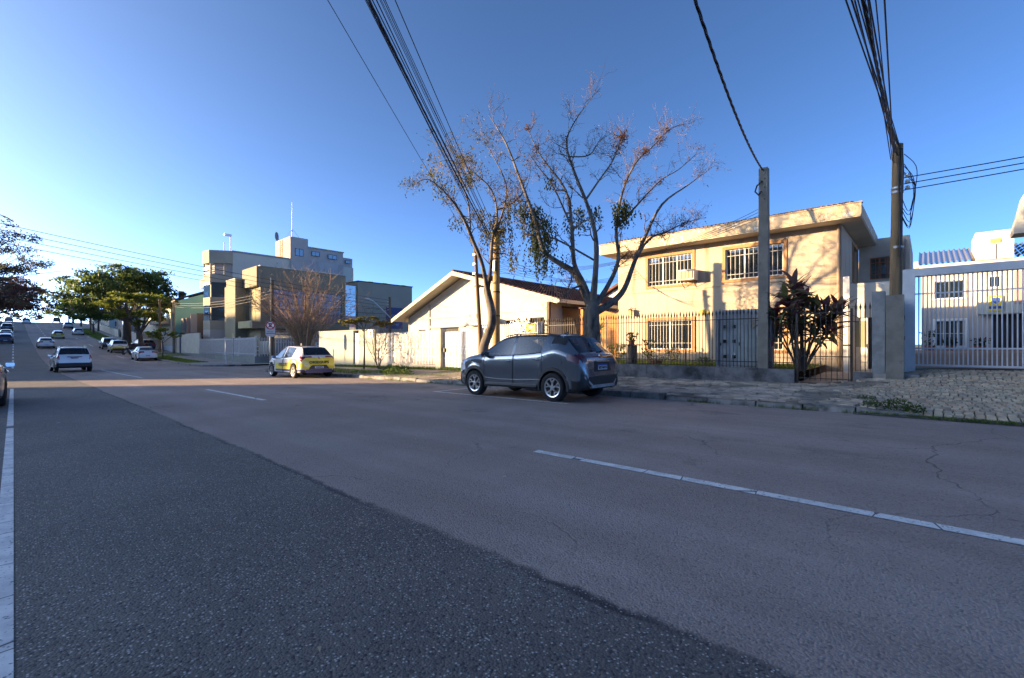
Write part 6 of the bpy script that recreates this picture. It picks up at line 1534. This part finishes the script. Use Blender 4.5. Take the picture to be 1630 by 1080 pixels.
shrub('thin leafy shrub beside the bowl planter', 16.2,7.8,.45,.25,1.0,90,.12,weed_m)
shrub('yellow-green shrub between the crossover and the stump', 15.9,9.0,.45,.35,.8,160,.12,green2)
shrub('low flowering tuft beside the meter cabinet', 15.9,5.6,.45,.3,.35,110,.09,green3)
shrub('dark spiky shrub above the yellow notice on the fence', 15.6,12.9,.4,.9,2.0,330,.16,leaf_mat('dry_dark_leaves',(.07,.05,.03),(.11,.08,.03),scale=3))
YT = thing('yucca_plant', 'thin yellow-leaved yucca stalk before the orange brick wall', 'plant', (16.3,9.75,.4))
part('stem', MB().tube([(16.3,9.75,.4),(16.3,9.85,1.2),(16.3,10.0,1.8)],[.05,.04,.035],6), mat('pale_stem',(.42,.36,.27),rough=.9), YT)
for k in range(16): q = inst('leaf', lv[2], YT, (0,.25,1.42), (0,-rg.uniform(.3,1.3),k*2.4), (.8,.7,.8), m=leaf_mat('yucca_yellow',(.38,.32,.06),(.2,.2,.05),scale=4))
yn = thing('yellow_notice', 'small yellow notice plate hung on the white picket fence', 'sign', (14.94,12.55,2.0))
part('plate', MB().box(14.93,14.96,12.3,12.82,1.78,2.12), mat('sign_yellow',(.75,.52,.02)), yn); part('emblem', MB().prism([(.09*math.cos(a*math.pi/6),.07*math.sin(a*math.pi/6)) for a in range(12)], lambda u,v,w:(14.929-w,12.55+u,2.0+v), 0,.004), mat('sign_white',(.8,.8,.8)), yn)
for k,(x_,y_) in enumerate(((37.2,-.1),(37.3,-1.0),(37.2,-2.2))): pot(('large dark potted plant in the yard corner','potted plant under the townhouse window','low potted plant beside the garage door')[k], x_,y_,.86,.25,.3,90,.22,.9 if k == 0 else .45,leafd)
# ------------------------------------------------------------------ poles, wires, signs
P3 = round_pole('utility_pole', 'thin leaning dark pole beside the slim leafy tree', 13.2,13.72,-.1,5.3,.095,.075,mat('dark_wood',(.14,.095,.055),(.08,.055,.035),scale=8,rough=.9,stretch=(1,1,.1)), lean=(.05,.5))
P4 = round_pole('utility_pole', 'thick yellowish wooden pole right behind the slim leafy tree', 13.6,13.3,-.1,6.3,.17,.14,mat('yellow_wood',(.42,.27,.10),(.24,.15,.07),scale=7,rough=.9,stretch=(1,1,.12)))
part('crossarm', MB().box(13.5,13.62,12.75,13.9,5.9,5.98), dark_metal, P4); part('band', MB().lathe([(.175,0),(.175,.05)], lambda a,b,c:(13.6+a,13.3+b,3.4+c), 12), dark_metal, P4)
part('band', MB().lathe([(.175,0),(.175,.05)], lambda a,b,c:(13.6+a,13.3+b,2.4+c), 12), dark_metal, P4)
part('junction_box', MB().box(13.38,13.46,13.2,13.42,4.3,4.7), galv, P4)
for z_ in (5.1,5.4,5.7): part('insulator', MB().lathe([(.02,0),(.05,.03),(.05,.08),(.02,.11)], lambda a,b,c:(13.42+a,13.3+b,z_+c), 8), mat('porcelain',(.6,.58,.55)), P4)
part('cable_coil', MB().tube([(13.42,13.3+.22*math.cos(a*.5),4.0+.22*math.sin(a*.5)) for a in range(26)],.014,5), wire_m, P4)
for z_ in (4.2,4.6,5.0): part('clamp', MB().box(13.12,13.2,14.1,14.24,z_,z_+.08), galv, P3)
PL = round_pole('utility_pole', 'concrete utility pole on the left pavement beside the photographer', -3.6,1.2,.1,9.9,.16,.11,pole_conc); part('crossarm', MB().box(-3.68,-3.52,.3,2.1,7.9,8.0), wood_pole, PL)
P5 = round_pole('utility_pole', 'utility pole with a light rod before the bare bush', 16.0,44.3,-.4,7.1,.17,.12,wood_pole)
part('conduit', MB().tube([(15.8,44.2,-.3),(15.8,44.2,7.3)],.05,6), mat('pale_conduit',(.45,.36,.22),rough=.7), P5)
P6 = round_pole('street_lamp_pole', 'brown pole with a white street lamp arm before the dark side block', 28.3,44.3,-.4,6.5,.17,.13,wood_pole)
part('lamp_arm', MB().tube([(28.3,44.2,4.2),(27.2,44.0,5.0),(25.9,43.8,5.9),(25.2,43.7,6.05)],.06,6), white_metal, P6); part('lamp_head', MB().lathe([(.03,0),(.12,.1),(.10,.5),(.02,.62)], lambda a,b,c:(25.5-c,43.7+a*.8,6.05+b*.6), 10), white_metal, P6)
for k in range(4): part('insulator', MB().lathe([(.03,0),(.06,.04),(.03,.1)], lambda a,b,c:(28.0+a,44.2+b,5.0+.3*k+c), 8), mat('porcelain',(.6,.58,.55)), P6)
P7 = round_pole('utility_pole', 'concrete utility pole by the white panels of the office fence', 14.3,73.6,-.2,7.4,.17,.12,pole_conc); part('crossarm', MB().box(14.2,14.3,72.6,74.6,6.9,7.0), dark_metal, P7)
P8 = round_pole('utility_pole', 'pale utility pole standing between the roadside trees', 12.6,88,zr(88),zr(88)+8,.17,.12,pole_conc)
P9 = round_pole('utility_pole', 'dark utility pole beside the young thin tree', 13.2,76,zr(76),zr(76)+7.2,.16,.12,wood_pole)
P10 = round_pole('utility_pole', 'far utility pole up the hill on the right', 12.6,150,zr(150),zr(150)+8,.16,.12,wood_pole); part('crossarm', MB().box(11.6,13.6,149.9,150.0,zr(150)+7.3,zr(150)+7.42), wood_pole, P10)
P11 = round_pole('utility_pole', 'slim utility pole near the crest on the right', 12.4,192,zr(192),zr(192)+8,.16,.12,wood_pole); part('crossarm', MB().box(11.4,13.4,191.9,192.0,zr(192)+7.3,zr(192)+7.42), wood_pole, P11)
P12 = round_pole('utility_pole', 'utility pole on the left pavement at the cross street', -4.2,37.2,-.5,8.2,.17,.13,pole_conc); part('crossarm', MB().box(-5,-3.4,37.1,37.25,7.4,7.55), wood_pole, P12)
P13 = round_pole('utility_pole', 'second utility pole on the left pavement at the cross street', -4.0,43.5,-.5,8.2,.16,.12,pole_conc)

def cable(label, a, b, sag, r=.012, twist=False, n=24, grp='overhead cables'):
    a = Vector(a); b = Vector(b); pts = [a.lerp(b,i/n)-Vector((0,0,sag*4*(i/n)*(1-i/n))) for i in range(n+1)]
    mb = MB()
    if twist:
        N = 160; pts2 = [[],[],[]]
        for i in range(N+1):
            p = a.lerp(b,i/N)-Vector((0,0,sag*4*(i/N)*(1-i/N))); ang = i*.75
            for k in range(3): pts2[k].append(p+Vector((0,math.cos(ang+2.09*k),math.sin(ang+2.09*k)))*r*1.1)
        for q in pts2: mb.tube(q, r, 5, cap=False)
    else: mb.tube(pts, r, 5)
    return solo('overhead_cable', mb, wire_m, label, 'cable', tuple(a), grp, smooth=True)
rg = random.Random(12)
L_ = (-3.6,1.2)
cable('twisted black cable from the square concrete pole up over the street', (14.95,3.6,6.4), (-3.6,1.0,8.4), 1.25, .013, True)
for k in range(9):
    y0 = .58+.03*(k%3); z0 = 5.7+.055*k; zz = 6.6+.18*k
    cable('overhead cable of the bundle from the tangled pole over the street', (14.6,y0-.06*(k//3)+.03,z0), (-3.6,.1+.2*k,zz), .25+.07*rg.random(), .008+.006*rg.random(), grp='cables of the right bundle')
cable('thick twisted cable inside the right overhead bundle', (14.6,.6,6.05), (-3.6,.8,7.5), .45, .014, True)
for k in range(11):
    cable('overhead cable of the bundle from the wooden pole over the street', (13.47,13.38-.05*(k%4),5.0+.1*k), (-3.6,1.35+.08*(k%5),8.1+.1*k), .08+.22*rg.random(), .006+.005*rg.random(), grp='cables of the left bundle')
cable('thick cable of the left bundle from the wooden pole over the street', (13.47,13.35,5.4), (-3.6,1.5,8.5), .3, .013, True)
cable('thin lone cable left of the bundle over the street', (13.25,14.2,5.2), (-3.6,2.4,8.4), .05, .007)
for k in range(3): cable('cable from the tangled pole toward the right edge of the picture', (14.62,.45,5.0+.15*k), (15.5,-34,7.2+.2*k), .5+.1*k, .012, grp='cables leaving to the right')
for k in range(5): cable('thin service cable between the wooden pole and the beige house', (13.66,13.2,4.3+.18*k), (19.98,9.9+.1*k,4.35+.12*k), .35+.12*k, .007, grp='service cables to the beige house')
for k in range(4): cable('service cable between the wooden pole and the square concrete pole', (13.62,13.16,4.2+.16*k), (14.95,3.62,5.0+.1*k), .55+.1*k, .007, grp='cables behind the bare tree')
for k in range(4): cable('cable crossing the street beyond the intersection', (-4.2,37.2,7.3+.35*k), (28.3,44.4,5.1+.35*k), .35, .016, grp='cables across the intersection')
cable('low black cable crossing the street behind the white SUV', (-4.0,43.5,6.1), (14.3,73.6,6.6), .8, .035)
for k in range(3): cable('cable along the cross street before the office building', (16.0,44.3,4.6+.7*k), (28.3,44.4,4.2+.45*k), .3, .018, grp='cables before the office building')
for k in range(3): cable('cable between the corner pole and the pole by the fence panels', (16.0,44.3,5.6+.3*k), (14.3,73.6,6.2+.25*k), .5, .018, grp='cables along the far pavement')
for k in range(3): cable('cable running uphill between the roadside poles', (14.3,73.6,6.8), (12.6,150,zr(150)+7.2+.1*k), .8+.3*k, .02, grp='cables running uphill')

# signs
def sign_post(name, label, x, y, h):
    o = thing(name, label, 'sign', (x,y,zs(x,y) if y < 33 else zr(y)+.13)); part('post', MB().tube([(x,y,wloc(o).z-.1),(x,y,wloc(o).z+h)],.03,8), galv, o, smooth=True); return o
NP = sign_post('no_parking_sign', 'round red no-stopping sign on a grey post by the street corner', 11.5,32.3,3.0)
sw = mat('sign_white',(.8,.8,.8)); sgry = mat('sign_grey',(.52,.53,.54),rough=.5); sred = mat('sign_red',(.45,.02,.025),rough=.5)
cz = 2.50
rect = [(-.29,-.62),(-.20,-.76),(.20,-.76),(.29,-.62),(.29,0)]+[(.29*math.cos(a*math.pi/12),.29*math.sin(a*math.pi/12)) for a in range(1,12)]+[(-.29,0)]
ps = Matrix.Rotation(R(-20),3,'Z')
def sp_(u,v,w): q = ps @ Vector((u,w,0)); return (11.5+q.x, 32.24+q.y, cz+v)
part('plate', MB().prism(rect, sp_, -.005,.012), sgry, NP)
circ = lambda r_: [(r_*math.cos(a*math.pi/14),r_*math.sin(a*math.pi/14)) for a in range(28)]
part('ring', MB().prism(circ(.275), sp_, -.010,-.006), sred, NP); part('face', MB().prism(circ(.215), sp_, -.014,-.0105), sw, NP)
q = ps @ Vector((0,-.0165,0)); lettering('E', .34, ink, NP, (q.x,32.24-32.3+q.y,cz-wloc(NP).z), (R(90),0,R(-20)), bold=.012)
for s in (1,-1): part('slash', MB().prism([(-.2,-.2*s-.03),(-.2,-.2*s+.03),(.2,.2*s+.03),(.2,.2*s-.03)] if s > 0 else [(-.2,.2-.03),(-.2,.2+.03),(.2,-.2+.03),(.2,-.2-.03)], sp_, -.022 if s > 0 else -.0245,-.0205 if s > 0 else -.0225), sred, NP)
part('bar', MB().prism([(-.27,-.56),(.27,-.56),(.27,-.53),(-.27,-.53)], sp_, -.009,-.0055), ink, NP)
q = ps @ Vector((0,-.011,0)); lettering('INICIO', .11, ink, NP, (q.x,-.06+q.y,cz-.43-wloc(NP).z), (R(90),0,R(-20)))
o = sign_post('street_sign', 'round sign seen edge-on on a white post near the far corner', 12.4,42.9,2.6)
part('plate', MB().prism(circ(.3), lambda u,v,w:(12.4+w+.3*u,42.85+u*.8,zr(43)+2.3+v), -.01,.01), mat('edge_on_sign',(.5,.3,.25),rough=.5), o)
o = thing('bollard', 'short white post on the far corner of the cross street', 'post', (12.4,44.9,zr(45)+.13)); part('shaft', MB().tube([(12.4,44.9,-.5),(12.4,44.9,1.55)],.06,8), white_metal, o)
o = thing('bollard', 'grey post on the near corner beside the no-stopping sign', 'post', (13.4,31.9,zs(13.4,31.9))); part('shaft', MB().tube([(13.4,31.9,-.6),(13.4,31.9,1.3)],.05,8), galv, o)
tr = thing('bare_sapling', 'thin leafless sapling before the pale street wall', 'tree', (13.9,22.9,zs(13.9,22.9)-.1)); tb = MB(); en = []; rg = random.Random(2)
for k in range(9):
    a = k*.7; twigs(tb, Vector((13.9,22.9,-.2)), Vector((.25*math.cos(a),.45*math.sin(a),1)), 2.0*rg.uniform(.8,1.15), .022, 2, rg, en, .22, .5)
part('stems', tb, bark_dark, tr)
# litter and fallen leaves on the carriageway, as in the street
lt = MB(); rg = random.Random(77)
for _ in range(70):
    x_,y_ = rg.uniform(.3,10), rg.uniform(1.5,18); a = rg.uniform(0,6.28); s = rg.uniform(.012,.03); c,d = math.cos(a)*s,math.sin(a)*s; z = zr(y_)+.008
    lt.add([(x_-c,y_-d,z),(x_+d*.5,y_-c*.5,z+.006),(x_+c,y_+d,z+.002),(x_-d*.5,y_+c*.5,z+.01)],[(0,1,2,3)])
stuff('fallen_leaves', lt, mat('pale_litter',(.42,.40,.34),(.25,.2,.12),scale=2,rough=.9), 'pale scraps and fallen leaves scattered on the asphalt', 'litter')
